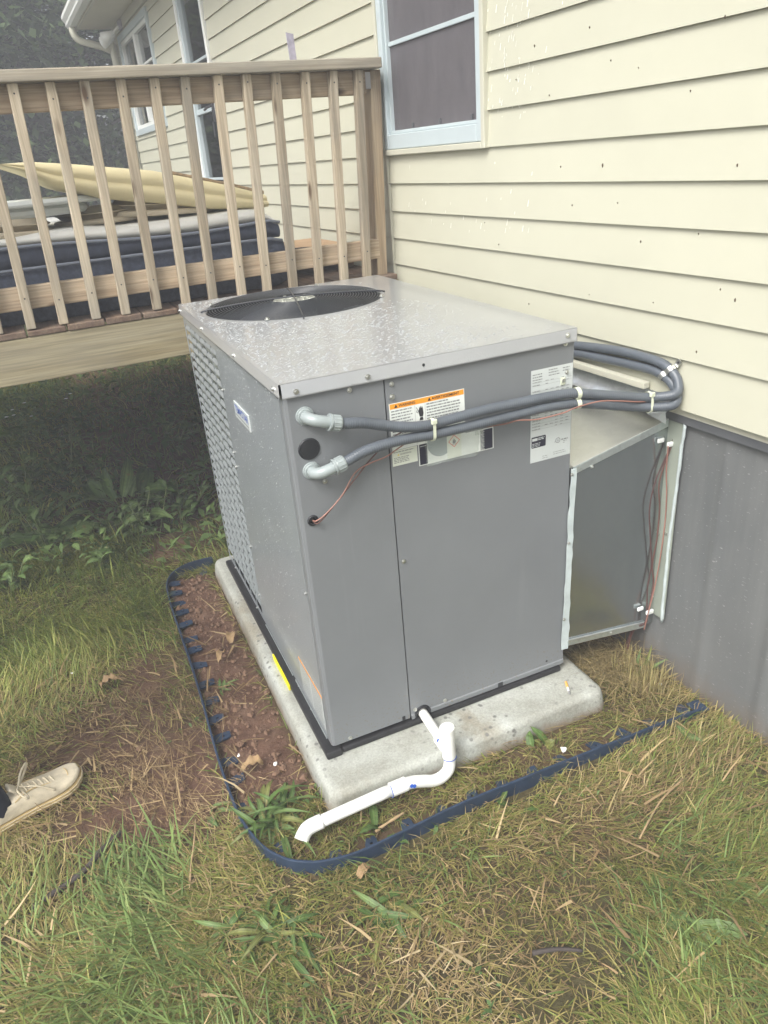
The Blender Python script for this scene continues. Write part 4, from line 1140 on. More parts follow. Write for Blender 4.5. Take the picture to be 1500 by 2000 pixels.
rp = sticker('rating_plate', M['plate'], 0.6955, 0.8320, 0.854, 1.1235)
mb = MB(); y = E0 - 0.0011
for xa, xb, r0, nr in ((0.700, 0.735, 1.112, 3), (0.752, 0.790, 1.118, 3), (0.798, 0.823, 1.116, 2)): fine_print(mb, xa, xb, r0, nr, 0.0075, 0.0026, y, fr)
for k in range(17):
    z = 1.090 - 0.0085 * k
    if k in (2, 9): continue
    quad(mb, (0, y, 0), EX, EZ, 0.700, 0.828, z - 0.0028, z - 0.0024)
    fine_print(mb, 0.700, 0.735, z, 1, 0.007, 0.0018, y, fr, 0.8)
    for c in range(5):
        if fr.random() < 0.6: fine_print(mb, 0.742 + c * 0.0175, 0.752 + c * 0.0175, z, 1, 0.007, 0.0018, y, fr)
fine_print(mb, 0.773, 0.826, 0.872, 2, 0.006, 0.0014, y, fr); fine_print(mb, 0.736, 0.755, 0.868, 2, 0.006, 0.0014, y, fr)
fine_print(mb, 0.800, 0.825, 0.9065, 1, 0.006, 0.0034, y, fr); fine_print(mb, 0.806, 0.820, 0.900, 2, 0.005, 0.0016, y, fr)
mb.tube([(0.788 + 0.0075 * math.cos(a), y, 0.905 + 0.0075 * math.sin(a)) for a in np.linspace(0, 2 * math.pi, 21)], 0.0009, 4)
text_mb(mb, 'UL', (0.7845, y - 0.0002, 0.9015), EX, EZ, 0.007, 0.007)
text_mb(mb, 'c', (0.7762, y - 0.0002, 0.900), EX, EZ, 0.0032)
mb.build('fine_print', M['inkgrey'], rp)['kind'] = 'stuff'
bd = MB(); pts = []
for cx, cz, a0 in ((0.7435, 0.9285, 0), (0.7015, 0.9285, 90), (0.7015, 0.9015, 180), (0.7435, 0.9015, 270)):
    for a in range(a0, a0 + 91, 30): pts.append((cx + 0.003 * math.cos(math.radians(a)), cz + 0.003 * math.sin(math.radians(a))))
poly(bd, pts, y - 0.0001); bd_o = bd.build('black_badge', M['blacklabel'], rp)
mb = MB(); y2 = E0 - 0.0016
quad(mb, (0, y2, 0), EX, EZ, 0.7005, 0.7185, 0.9195, 0.9275); fine_print(mb, 0.7205, 0.744, 0.9275, 2, 0.0045, 0.0026, y2, fr); fine_print(mb, 0.7005, 0.730, 0.912, 3, 0.0042, 0.0018, y2, fr)
mb.build('badge_print', M['plate'], rp)
# maker's badge on the louvred side
LX = E0 + 0.0008
bdg = MB().box((LX - 0.0045, 0.414, 0.9765), (LX - 0.0002, 0.597, 1.0285)).build('name_badge', M['plate'], unit, 0.001)
mb = MB()
text_mb(mb, 'TEMPSTAR', (LX - 0.0049, 0.5875, 0.9975), (0, -1, 0), EZ, 0.024, 0.166, 0.012)
mb.build('lettering', M['inkblue'], bdg)['kind'] = 'stuff'
mb = MB()
for k in range(14):
    quad(mb, (LX - 0.0049, 0, 0), (0, -1, 0), EZ, -0.586 + k * 0.0116, -0.586 + k * 0.0116 + 0.008, 0.9855, 0.990)
mb.build('small_lettering', M['inkgrey'], bdg)
ll = MB().box((LX - 0.0012, 0.045, 0.128), (LX - 0.0003, 0.270, 0.262)).build('side_label', M['greylabel'], unit)
MB().box((LX - 0.0018, 0.045, 0.2535), (LX - 0.0013, 0.270, 0.262)).build('orange_band', M['orange'], ll)
mb = MB()
for r in range(17):
    z = 0.247 - r * 0.0066; yy = 0.268
    while yy > 0.172:
        w = fr.uniform(0.003, 0.012); quad(mb, (LX - 0.0017, 0, 0), (0, -1, 0), EZ, -yy, -yy + w, z - 0.0032, z); yy -= w + 0.003
    yy = 0.148
    while yy > 0.062:
        w = fr.uniform(0.003, 0.012); quad(mb, (LX - 0.0017, 0, 0), (0, -1, 0), EZ, -yy, -yy + w, z - 0.0032, z); yy -= w + 0.003
quad(mb, (LX - 0.0017, 0, 0), (0, -1, 0), EZ, -0.165, -0.153, 0.130, 0.251); quad(mb, (LX - 0.0017, 0, 0), (0, -1, 0), EZ, -0.057, -0.048, 0.130, 0.251)
mb.build('fine_print', M['plate'], ll)['kind'] = 'stuff'

# clear bag with leaflet hanging over the label
bag = thing('document_bag', 'clear plastic bag with a flammable symbol leaflet hung below the conduits', 'plastic bag', (0.446, E0 - 0.006, 0.93), 0)
mb = MB(); vs = []; nbx, nbz = 18, 10
for j in range(nbz + 1):
    for i in range(nbx + 1):
        a, b = i / nbx, j / nbz
        vs.append((0.367 + 0.158 * a + 0.006 * b * math.sin(3 * b) * (a - .3), E0 - 0.004 - 0.011 * math.sin(math.pi * a) * (0.4 + 0.6 * (1 - b)) - 0.0022 * math.sin(17 * a + 5 * b) - 0.0018 * math.sin(23 * b + 9 * a), 0.926 + 0.072 * b + 0.004 * math.sin(4 * a)))
mb.add(vs, [(j * (nbx + 1) + i, j * (nbx + 1) + i + 1, (j + 1) * (nbx + 1) + i + 1, (j + 1) * (nbx + 1) + i) for j in range(nbz) for i in range(nbx)])
mb.build('bag_film', M['bag'], bag, smooth=True)
yb = E0 - 0.0036
lf = MB().box((0.430, yb, 0.932), (0.473, yb + 0.0004, 0.996)).build('leaflet', M['cream_label'], bag)
mb = MB(); cx, cz = 0.4515, 0.979
for s in range(4):
    a, b = s * math.pi / 2, (s + 1) * math.pi / 2
    mb.tube([(cx + 0.0165 * math.cos(a), yb - 0.0004, cz + 0.0165 * math.sin(a)), (cx + 0.0165 * math.cos(b), yb - 0.0004, cz + 0.0165 * math.sin(b))], 0.0009, 4)
mb.build('hazard_diamond', M['inkred'], lf)
mb = MB(); poly(mb, [(cx - 0.005, cz - 0.004), (cx - 0.003, cz - 0.007), (cx + 0.003, cz - 0.007), (cx + 0.005, cz - 0.004), (cx + 0.0055, cz), (cx + 0.003, cz + 0.003), (cx + 0.0025, cz + 0.0005), (cx, cz + 0.008), (cx - 0.002, cz + 0.003), (cx - 0.0035, cz + 0.004)], yb - 0.0004)
quad(mb, (0, yb - 0.0004, 0), EX, EZ, cx - 0.006, cx + 0.006, cz - 0.0098, cz - 0.0085)
mb.build('flame_symbol', M['inkgrey'], lf)
MB().disc((0.412, E0 - 0.0028, 0.985), (0, -1, 0), 0.040, 0.0005, 32).build('disc', M['fitting'], bag)
MB().box((0.512, E0 - 0.0110, 0.983), (0.536, E0 - 0.0095, 0.998)).build('bag_tab', M['bag'], bag)

# ================================================================== CONDUITS, TIES, WIRES
CR = 0.0137
def hose_r(t, d): return CR * (1.0 + 0.022 * math.sin(2 * math.pi * d / 0.0062))
def conduit(label, path, ex, ez, ang):
    t = thing('conduit', label, 'conduit', (ex, E0, ez), 0, 'flexible conduits from the unit to the wall')
    MB().disc((ex, E0 - 0.0004, ez), (0, -1, 0), 0.0235, 0.004, 28, 0.022).disc((ex, E0 - 0.0044, ez), (0, -1, 0), 0.020, 0.004, 28, 0.018).build('lock_ring', M['fitting'], t, smooth=False)
    c, s_ = math.cos(ang), math.sin(ang)
    p = lambda a, y: (ex + a * c, y, ez + a * s_)
    MB().tube([p(0, E0 - 0.008), p(0, E0 - 0.018), p(0.006, E0 - 0.030), p(0.018, E0 - 0.038), p(0.036, E0 - 0.0405), p(0.050, E0 - 0.0405)], 0.0148, 18, 5).build('elbow', M['fitting'], t, smooth=True)
    nut = MB().tube([p(0.047, E0 - 0.0405), p(0.0475, E0 - 0.0405), p(0.051, E0 - 0.0405), p(0.0515, E0 - 0.0405)], lambda q, d: 0.0212, 28)
    nut.tube([p(0.0515, E0 - 0.0405), p(0.056, E0 - 0.0405), p(0.074, E0 - 0.0405), p(0.0775, E0 - 0.0405)], lambda q, d: 0.0192 if 0.1 < q < 0.9 else 0.0172, 28)
    for k in range(14):
        a = 2 * math.pi * k / 14; up = Vector((-s_, 0, c)); oy = Vector((0, 1, 0))
        off = up * math.cos(a) * 0.0192 + oy * math.sin(a) * 0.0192
        nut.tube([Vector(p(0.056, E0 - 0.0405)) + off, Vector(p(0.074, E0 - 0.0405)) + off], 0.0012, 5)
    nut.build('compression_nut', M['fitting'], t)
    st = [Vector(p(0.070, E0 - 0.0405)), Vector(p(0.085, E0 - 0.0405))] + [Vector(q) for q in path]
    pts = spline(st, 24)
    # even spacing so that the ribs stay regular
    L = [0.0]
    for i in range(1, len(pts)): L.append(L[-1] + (pts[i] - pts[i - 1]).length)
    m_ = int(L[-1] / 0.00155); out = []; j = 0
    for i in range(m_ + 1):
        d = L[-1] * i / m_
        while j < len(L) - 2 and L[j + 1] < d: j += 1
        out.append(pts[j].lerp(pts[j + 1], (d - L[j]) / max(1e-9, L[j + 1] - L[j])))
    MB().tube(out, hose_r, 14).build('hose', M['conduit'], t, smooth=True)
    return out
YA = -0.037
hA = [(0.188, YA, 1.096), (0.254, YA, 1.074), (0.313, YA, 1.059), (0.366, YA, 1.0535), (0.421, YA, 1.056), (0.490, YA - .001, 1.059), (0.562, YA, 1.0595), (0.64, YA - 0.002, 1.059), (0.707, YA - 0.004, 1.059), (0.787, YA - 0.01, 1.056), (0.837, -0.054, 1.047), (0.944, -0.064, 1.022), (1.03, -0.075, 1.004)] \
    + [tuple(H(0.045, -0.112, 1.010)), tuple(H(0.0215, -0.098, 1.036)), tuple(H(0.0205, -0.072, 1.062)), tuple(H(0.02, -0.03, 1.078)), tuple(H(0.02, 0.05, 1.083)), tuple(H(0.02, 0.15, 1.081)), tuple(H(0.02, 0.30, 1.068)), tuple(H(0.02, 0.50, 1.045)), tuple(H(0.02, 0.8, 1.02))]
hB = [(0.182, YA, 1.024), (0.250, YA, 1.0305), (0.311, YA, 1.030), (0.374, YA, 1.0265), (0.466, YA, 1.026), (0.561, YA, 1.027), (0.64, YA - .002, 1.0285), (0.707, YA - 0.004, 1.0305), (0.790, YA - 0.01, 1.0265), (0.842, -0.054, 1.018), (0.946, -0.064, 0.993), (1.02, -0.074, 0.978)] \
    + [tuple(H(0.052, -0.110, 0.978)), tuple(H(0.026, -0.106, 0.998)), tuple(H(0.0215, -0.085, 1.022)), tuple(H(0.0205, -0.055, 1.040)), tuple(H(0.02, 0.0, 1.051)), tuple(H(0.02, 0.09, 1.050)), tuple(H(0.02, 0.2, 1.045)), tuple(H(0.02, 0.32, 1.039)), tuple(H(0.02, 0.50, 1.016)), tuple(H(0.02, 0.8, 0.99))]
pA = conduit('upper grey flexible conduit leaving the unit above the black plug', hA, 0.0525, 1.131, math.radians(-17))
pB = conduit('lower grey flexible conduit leaving the unit below the black plug', hB, 0.0515, 0.989, math.radians(14))
def at_x(pts, x): return min((p for p in pts[:int(len(pts) * .6)]), key=lambda p: abs(p.x - x))
def tie(label, x, head=True, slack=0.0, mat='nylon'):
    a, b = at_x(pA, x), at_x(pB, x)
    c = (a + b) / 2; up = (a - b).normalized(); h = (a - b).length / 2
    t = thing('cable_tie', label, 'cable tie', tuple(c), 0, 'pale cable ties round the conduits')
    R = CR + 0.0019; pts = []
    for k in range(13): an = math.pi * k / 12; pts.append(a + up * math.sin(an) * R + Vector((0, -1, 0)) * math.cos(an) * R)
    for k in range(13): an = math.pi + math.pi * k / 12; pts.append(b + up * math.sin(an) * R + Vector((0, -1, 0)) * math.cos(an) * R)
    pts.append(pts[0])
    tx = Vector((1, 0, 0)); vs = []
    for i, p in enumerate(pts):
        out = (p - c); out.x = 0; out.normalize()
        for s_, o_ in ((-1, 0), (1, 0), (1, 1), (-1, 1)): vs.append(p + tx * 0.0041 * s_ + out * 0.0013 * o_)
    m_ = len(pts)
    mb = MB(); mb.add(vs, [(i * 4 + k, i * 4 + (k + 1) % 4, (i + 1) * 4 + (k + 1) % 4, (i + 1) * 4 + k) for i in range(m_ - 1) for k in range(4)])
    mb.build('strap', M[mat], t)
    if head:
        hp = a + up * 0.012 + Vector((-0.001, -0.0165, 0))
        MB().box(hp - Vector((0.0075, 0.004, 0.0065)), hp + Vector((0.0075, 0.005, 0.0065))).build('head', M[mat], t, 0.002)
tie('pale nylon cable tie over the warning label with a square head', 0.369)
tie('flat pale cable tie round both conduits near the house wall', 1.035, True)
# two clips screwed to the front right edge
for pts, dz, lab in ((pA, 1, 'pale strap clip holding the upper conduit at the unit right edge'), (pB, -1, 'pale strap clip holding the lower conduit at the unit right edge')):
    a = at_x(pts, 0.808); t = thing('pipe_clip', lab, 'clip', tuple(a), 0)
    R = CR + 0.0016; ring_ = []
    for k in range(15): an = -0.5 * math.pi + dz * 0 + math.pi * 1.25 * k / 14 - 0.4; ring_.append((a.y - R * math.cos(an), a.z + R * math.sin(an)))
    vs = [];
    for yy, zz in ring_:
        o = Vector((0, yy - a.y, zz - a.z)).normalized() * 0.0014
        for sx, q in ((-1, 0), (1, 0), (1, 1), (-1, 1)): vs.append((a.x + 0.0065 * sx, yy + o.y * q, zz + o.z * q))
    mb = MB(); mb.add(vs, [(i * 4 + k, i * 4 + (k + 1) % 4, (i + 1) * 4 + (k + 1) % 4, (i + 1) * 4 + k) for i in range(14) for k in range(4)])
    mb.build('band', M['nylon'], t)
    if dz > 0:
        MB().box((a.x - 0.017, E0 - 0.0042, a.z + 0.013), (a.x - 0.001, E0 - 0.0014, a.z + 0.035)).build('lug', M['nylon'], t, 0.002)
        MB().disc((a.x - 0.009, E0 - 0.0043, a.z + 0.026), (0, -1, 0), 0.0055, 0.003, 10).build('screw', M['zinc'], t)
# zinc strap clips on the wall
for (u, z, w, lab, tab) in ((-0.068, 1.065, 0.0205, 'shiny metal strap holding the outer conduit to the siding', True), (-0.045, 1.0445, 0.0205, 'shiny metal strap round the inner conduit beside the siding', False)):
    t = thing('pipe_strap', lab, 'pipe strap', tuple(H(0, u, z)), HR)
    tx = Vector((0, 0.80, 0.60)); up = Vector((0, -0.60, 0.80)); c = Vector((w, u, z)); vs = []
    for k in range(17):
        an = math.pi * 1.1 * k / 16 - 0.05 * math.pi
        for s_, q in ((-1, 0), (1, 0), (1, 1), (-1, 1)):
            o = Vector((1, 0, 0)) * math.sin(an) + up * math.cos(an)
            vs.append(c + o * (CR + 0.0012 + 0.0016 * q) + tx * 0.007 * s_)
    mb = MBH(); mb.add(vs, [(i * 4 + k, i * 4 + (k + 1) % 4, (i + 1) * 4 + (k + 1) % 4, (i + 1) * 4 + k) for i in range(16) for k in range(4)])
    if tab:
        q0 = c + up * 0.016; q1 = c + up * 0.040
        vs = []
        for q in (q0, q1):
            for s_ in (-1, 1):
                for o_ in (0.0135, 0.0155): v = q + tx * 0.0075 * s_; vs.append((o_, v.y, v.z))
        mb.add(vs, [(0, 2, 6, 4), (1, 5, 7, 3), (0, 1, 3, 2), (4, 6, 7, 5), (0, 4, 5, 1), (2, 3, 7, 6)])
    mb.build('band', M['zinc'], t)
    if tab: MBH().disc((0.0156, q1.y - 0.0 + 0.005, q1.z - 0.007), (1, 0, 0), 0.0036, 0.0012, 8).build('screw_hole', M['dark_metal'], t)

def wire(label, name, pts, mat, r=0.0019, k=8, loc=None):
    o = MB().tube(pts, r, 6, k).build(name, M[mat], None, smooth=True, origin=loc or tuple(pts[0]))
    return tag(o, label, 'wire')
yW = -0.012
wire('salmon pink control wire looping from the grommet up behind the lower conduit', 'control_wire', [(0.037, E0 - 0.001, 0.854), (0.044, -0.012, 0.858), (0.074, yW - .008, 0.879), (0.117, yW - .01, 0.917), (0.156, yW - .01, 0.967), (0.201, yW - .01, 0.983), (0.245, yW - .006, 0.988), (0.286, yW - .004, 1.004), (0.34, yW - 0.002, 1.022), (0.42, yW - 0.002, 1.03)], 'wire_pink')
wire('dark red control wire looping from the grommet up behind both conduits', 'control_wire', [(0.0385, E0 - 0.001, 0.851), (0.05, -0.012, 0.852), (0.107, yW - .006, 0.904), (0.155, yW - .006, 0.948), (0.216, yW - .004, 1.000), (0.289, yW - .002, 1.041), (0.36, yW - .001, 1.045), (0.45, yW - .001, 1.042)], 'wire_red')
wire('thin pink wire running along the front of the lower conduit to the wall', 'control_wire', [(0.52, -0.014, 1.006), (0.585, -0.03, 1.006), (0.623, -0.046, 1.0135), (0.678, -0.052, 1.0062), (0.757, -0.058, 1.0095), (0.789, -0.066, 1.019), (0.859, -0.078, 1.027), (0.923, -0.083, 1.017), (0.985, -0.082, 1.002), (1.04, -0.08, 0.992)], 'wire_pink', 0.0021)
# wires dropping down the duct side
wire('dark red wire bowing out down the duct side, left strand', 'control_wire', [(1.118, -0.075, 0.985), (1.156, -0.066, 0.940), (1.161, -0.066, 0.885), (1.155, -0.058, 0.825), (1.116, -0.050, 0.715), (1.102, -0.050, 0.625), (1.114, -0.050, 0.530), (1.131, -0.050, 0.413), (1.124, -0.050, 0.328), (1.124, -0.056, 0.235), (1.122, -0.054, 0.190), (1.105, -0.020, 0.150), (1.098, -0.008, 0.100), (1.100, 0.018, 0.020)], 'wire_dark', 0.0026)
wire('red wire hanging down the duct side, middle strand', 'control_wire', [(1.122, -0.072, 0.983), (1.159, -0.068, 0.938), (1.164, -0.066, 0.880), (1.157, -0.059, 0.825), (1.130, -0.052, 0.711), (1.142, -0.051, 0.614), (1.143, -0.051, 0.505), (1.135, -0.050, 0.411), (1.147, -0.051, 0.332), (1.129, -0.057, 0.235), (1.128, -0.054, 0.190), (1.110, -0.018, 0.140), (1.105, -0.002, 0.060), (1.105, 0.018, 0.020)], 'wire_red', 0.0026)
wire('pink wire hanging down the duct edge nearest the green flashing', 'control_wire', [(1.132, -0.071, 0.832), (1.140, -0.066, 0.744), (1.150, -0.066, 0.668), (1.155, -0.066, 0.565), (1.149, -0.066, 0.428), (1.136, -0.066, 0.315), (1.119, -0.068, 0.236), (1.114, -0.062, 0.170)], 'wire_pink', 0.0021)
for z, x, lab in ((0.833, 1.143, 'white nylon wire clip near the top of the duct side'), (0.236, 1.122, 'white nylon wire clip near the bottom of the duct side')):
    t = thing('wire_clip', lab, 'wire clip', (x, -0.035, z), 0)
    MB().box((x - 0.026, -0.0465, z + 0.002), (x - 0.002, -0.039, z + 0.016)).build('lug', M['nylon_white'], t, 0.003)
    MB().box((x - 0.004, -0.065, z - 0.010), (x + 0.026, -0.0555, z + 0.006)).build('band', M['nylon_white'], t, 0.004)

# ================================================================== DUCT TO THE HOUSE
duct = thing('sheet_metal_duct', 'galvanised sheet metal duct joining the grey unit to the house', 'duct', (1.0, 0.4, 0.165), 0)
DX0, DX1 = 0.8365, 1.1690
DY0, DY1 = 0.000, 0.92
zt0, zt1 = 0.806, 0.905
SH = Matrix.Identity(4); SH[1][0] = -0.125; SH[1][3] = 0.125 * DX0         # the near side runs slightly towards the camera
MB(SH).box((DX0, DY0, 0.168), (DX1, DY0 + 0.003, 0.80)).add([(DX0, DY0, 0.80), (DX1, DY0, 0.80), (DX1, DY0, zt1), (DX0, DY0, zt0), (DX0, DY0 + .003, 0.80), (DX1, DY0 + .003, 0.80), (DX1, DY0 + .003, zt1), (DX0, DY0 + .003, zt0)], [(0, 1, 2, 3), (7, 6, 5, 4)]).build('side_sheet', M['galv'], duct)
tp = MB(SH); vs = []; nn = 14
for i in range(nn + 1):
    for j in range(nn + 1):
        a, b = i / nn, j / nn
        vs.append((DX0 + (DX1 - DX0) * a, DY0 + (DY1 - DY0) * b, zt0 + (zt1 - zt0) * a + 0.030 * b * a + 0.006 * math.sin(math.pi * a) * math.sin(math.pi * b)))
tp.add(vs, [(i * (nn + 1) + j, (i + 1) * (nn + 1) + j, (i + 1) * (nn + 1) + j + 1, i * (nn + 1) + j + 1) for i in range(nn) for j in range(nn)])
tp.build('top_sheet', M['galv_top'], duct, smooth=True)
MB(SH).box((DX0, DY0 + 0.004, 0.164), (DX1, DY1, 0.167)).box((DX0, DY1, 0.164), (DX1, DY1 + 0.003, 0.80)).build('bottom_sheet', M['galv'], duct)
def strip(name, mat, a, b, ht, y0_, y1_):
    return MB(SH).add([(a[0], y0_, a[1]), (b[0], y0_, b[1]), (b[0], y0_, b[1] + ht), (a[0], y0_, a[1] + ht), (a[0], y1_, a[1]), (b[0], y1_, b[1]), (b[0], y1_, b[1] + ht), (a[0], y1_, a[1] + ht)],
                    [(0, 1, 2, 3), (7, 6, 5, 4), (0, 4, 5, 1), (3, 2, 6, 7), (0, 3, 7, 4), (1, 5, 6, 2)]).build(name, mat, duct, 0.0012)
strip('top_flange', M['galv_bright'], (DX0 + 0.004, 0.786), (1.152, 0.882), 0.024, -0.0055, -0.0008)
strip('top_flange', M['galv_top'], (DX0 + 0.002, zt0 + 0.0045), (1.155, zt1 + 0.001), 0.002, -0.0055, 0.022)
strip('bottom_flange', M['galv_bright'], (DX0 + 0.002, 0.166), (1.135, 0.159), 0.024, -0.0045, -0.0006)
strip('bottom_flange', M['foil'], (DX0 + 0.002, 0.188), (1.135, 0.181), 0.003, -0.0075, -0.0046)
mb = MB(SH); z = 0.158; lft = []
while z < 0.812: lft.append(z); z += 0.012
vs = []
for i, z in enumerate(lft):
    a = 0.812 + 0.0065 * vnoise(np.array(z * 26.), np.array(.3)) + (z - 0.16) * 0.018; b = 0.8405 + 0.006 * vnoise(np.array(z * 33.), np.array(5.3)) + (z - .16) * 0.006
    vs += [(a + 0.006, -0.0008 - 0.0026, z), (b + 0.002, -0.0042, z)]
mb.add(vs, [(2 * i, 2 * i + 1, 2 * i + 3, 2 * i + 2) for i in range(len(lft) - 1)])
o_ = mb.build('caulk_seam', M['caulk'], duct); md = o_.modifiers.new('thick', 'SOLIDIFY'); md.thickness = 0.003; md.offset = 1
for x, z in ((0.835, 0.79), (0.832, 0.56), (0.825, 0.28)): screw((x, -0.006, z), (0, -1, 0), duct, 0.75)
for x, z in ((1.005, 0.176), (0.90, 0.182 + .62)): screw((x, -0.0058 - 0.125 * (x - DX0), z), (0, -1, 0), duct, 0.75)
# foil taped upper edge along the wall, cream ledge above
mb = MBH(); vs = []; ks = 40
for i in range(ks + 1):
    u = -0.075 + 0.9 * i / ks
    q = 0.007 * (vnoise(np.array(u * 22.), np.array(1.)) - .5)
    vs += [(0.050 + q, u, 0.934 + 0.014 * i / ks), (0.022 + q * .5, u, 0.951 + 0.012 * i / ks + q), (0.0165, u, 0.990 + 0.004 * i / ks)]
mb.add(vs, [(3 * i + k, 3 * i + 3 + k, 3 * i + 4 + k, 3 * i + 1 + k) for i in range(ks) for k in range(2)])
mb.build('foil_tape', M['foil'], duct, smooth=True)
mb = MBH(); mb.add([(0.05, -0.09, 0.955), (0.002, -0.085, 0.965), (0.002, -0.035, 0.965), (0.06, -0.03, 0.935), (0.045, -0.092, 0.915)], [(0, 1, 2, 3), (0, 3, 4)])
mb.build('foil_tape', M['foil'], duct)
MBH().box((0.0155, 0.012, 0.994), (0.040, 0.9, 1.014)).build('ledge_strip', M['vinyl_trim'], house, 0.003)
# green flashing strip on the skirting with a pale caulk line
MBH().box((-0.0235, -0.099, 0.215), (-0.0195, 0.012, 0.9025)).build('flashing', M['flash_green'], duct, 0.001)
mb = MBH(); pts = []
for i in range(40):
    z = 0.205 + 0.70 * i / 39
    pts.append((-0.019, -0.100 + 0.012 * 0 - 0.003 * math.sin(z * 9) + 0.004 * vnoise(np.array(z * 30.), np.array(2.)) + (0.9 - z) * 0.012, z))
mb.tube(pts, lambda t, d: 0.0042 + 0.002 * vnoise(np.array(d * 60.), np.array(9.)), 6, cap=True)
mb.build('caulk_seam', M['caulk'], duct, smooth=True)
mb = MBH()
mb.tube([(-0.0165, -0.020 - 0.01 * i / 10, 0.20 + 0.62 * i / 10) for i in range(11)], 0.0016, 6)
for z in (0.28, 0.52, 0.53): mb.disc((-0.0195, -0.045 - 0.03 * (z > .525), z), (1, 0, 0), 0.004, 0.003, 6)
mb.build('flashing_screws', M['zinc'], duct)

# ================================================================== CONDENSATE DRAIN
dp = thing('drain_pipe', 'white plastic drain pipe with a trap in front of the concrete pad', 'drain pipe', (0.30, -0.1, PT), 0)
R1 = 0.0152
MB().tube([(0.3065, 0.03, 0.107), (0.305, -0.02, 0.105), (0.303, -0.087, 0.104), (0.301, -0.160, 0.103)], R1, 18).build('pipe', M['pvc'], dp, smooth=True)
tee = MB().tube([(0.2985, -0.176, 0.172), (0.299, -0.177, 0.168), (0.2995, -0.1775, 0.110), (0.300, -0.178, 0.085)], 0.0205, 22)
tee.tube([(0.301, -0.118, 0.1035), (0.3005, -0.160, 0.103)], 0.0200, 20)
tee.build('tee', M['pvc'], dp, bevel=0.002)
MB().tube([(0.2984, -0.176, 0.192), (0.2985, -0.176, 0.1905), (0.2985, -0.176, 0.1735)], 0.0217, 24).build('cap', M['pvc'], dp, bevel=0.002)
MB().tube([(0.300, -0.178, 0.088), (0.300, -0.180, 0.064), (0.292, -0.184, 0.040), (0.268, -0.1895, 0.028), (0.238, -0.193, 0.031), (0.206, -0.195, 0.047), (0.176, -0.196, 0.060), (0.146, -0.1965, 0.066), (0.118, -0.1965, 0.066)], 0.0178, 20, 7).build('trap_bend', M['pvc'], dp, smooth=True)
MB().tube([(0.150, -0.1965, 0.0662), (0.149, -0.1965, 0.0662), (0.102, -0.1965, 0.0655), (0.101, -0.1965, 0.0655)], 0.0208, 22).build('coupling', M['pvc'], dp, bevel=0.002)
MB().tube([(0.104, -0.1965, 0.0655), (-0.02, -0.1955, 0.058), (-0.118, -0.195, 0.052)], 0.0172, 20, 3).build('pipe', M['pvc'], dp, smooth=True)
MB().tube([(-0.106, -0.195, 0.0525), (-0.132, -0.195, 0.051), (-0.150, -0.197, 0.048), (-0.163, -0.204, 0.042), (-0.175, -0.214, 0.034)], 0.0203, 22, 4).build('elbow', M['pvc'], dp, smooth=True)
ib = MB()
for c, ax, r in (((0.300, -0.1785, 0.083), (0, 0, 1), 0.0208), ((0.1005, -0.1965, 0.0655), (1, 0, 0), 0.0210)):
    c, ax = Vector(c), Vector(ax); e1 = Vector((0, -1, 0)); e2 = ax.cross(e1)
    ib.tube([c + e1 * math.cos(a) * r + e2 * math.sin(a) * r for a in np.linspace(-1.3, 1.3, 15)], 0.0011, 5)
for c in ((0.168, -0.2142, 0.064), (0.160, -0.2138, 0.068), (0.2865, -0.1395, 0.118)):
    ib.disc(c, (0, -1, 0.3), 0.006, 0.0006, 8)
ib.build('blue_marks', M['inkblue'], dp)

# ================================================================== LAWN EDGING
edg = thing('lawn_edging', 'black plastic lawn edging strip curving round the concrete pad', 'lawn edging', (-0.25, -0.27, 0), 0)
ctrl = [(-0.055, 1.500), (-0.13, 1.498), (-0.20, 1.482), (-0.262, 1.43), (-0.290, 1.35), (-0.299, 1.18), (-0.299, 0.95), (-0.299, 0.70), (-0.304, 0.456), (-0.310, 0.29), (-0.312, 0.16), (-0.309, 0.0), (-0.299, -0.10), (-0.273, -0.194), (-0.231, -0.258), (-0.179, -0.293), (-0.127, -0.310), (-0.04, -0.322), (0.107, -0.319), (0.25, -0.314), (0.42, -0.317), (0.60, -0.319), (0.78, -0.321), (0.93, -0.321), (1.05, -0.325), (1.115, -0.332)]
pe = spline([Vector((x, y, 0)) for x, y in ctrl], 8)
vs = []; m_ = len(pe); EH = 0.046
prof = [(0.0022, -0.03), (0.0022, EH - 0.004), (0.0036, EH - 0.0015), (0.0022, EH + 0.0012), (-0.0022, EH + 0.0012), (-0.0036, EH - 0.0015), (-0.0022, EH - 0.004), (-0.0022, -0.03)]
for i, p in enumerate(pe):
    t = (pe[min(i + 1, m_ - 1)] - pe[max(i - 1, 0)]).normalized(); nn = Vector((-t.y, t.x, 0))
    dz = 0.004 * math.sin(i * 0.13) - 0.003 - (0.012 * max(0, (p.x - 0.75) / 0.36) if p.x > .75 else 0)
    for o, z in prof: vs.append(p + nn * o + Vector((0, 0, z + dz)))
k_ = len(prof)
MB().add(vs, [(i * k_ + j, i * k_ + (j + 1) % k_, (i + 1) * k_ + (j + 1) % k_, (i + 1) * k_ + j) for i in range(m_ - 1) for j in range(k_)] + [tuple(range(k_ - 1, -1, -1)), tuple((m_ - 1) * k_ + j for j in range(k_))]).build('strip', M['edging'], edg)
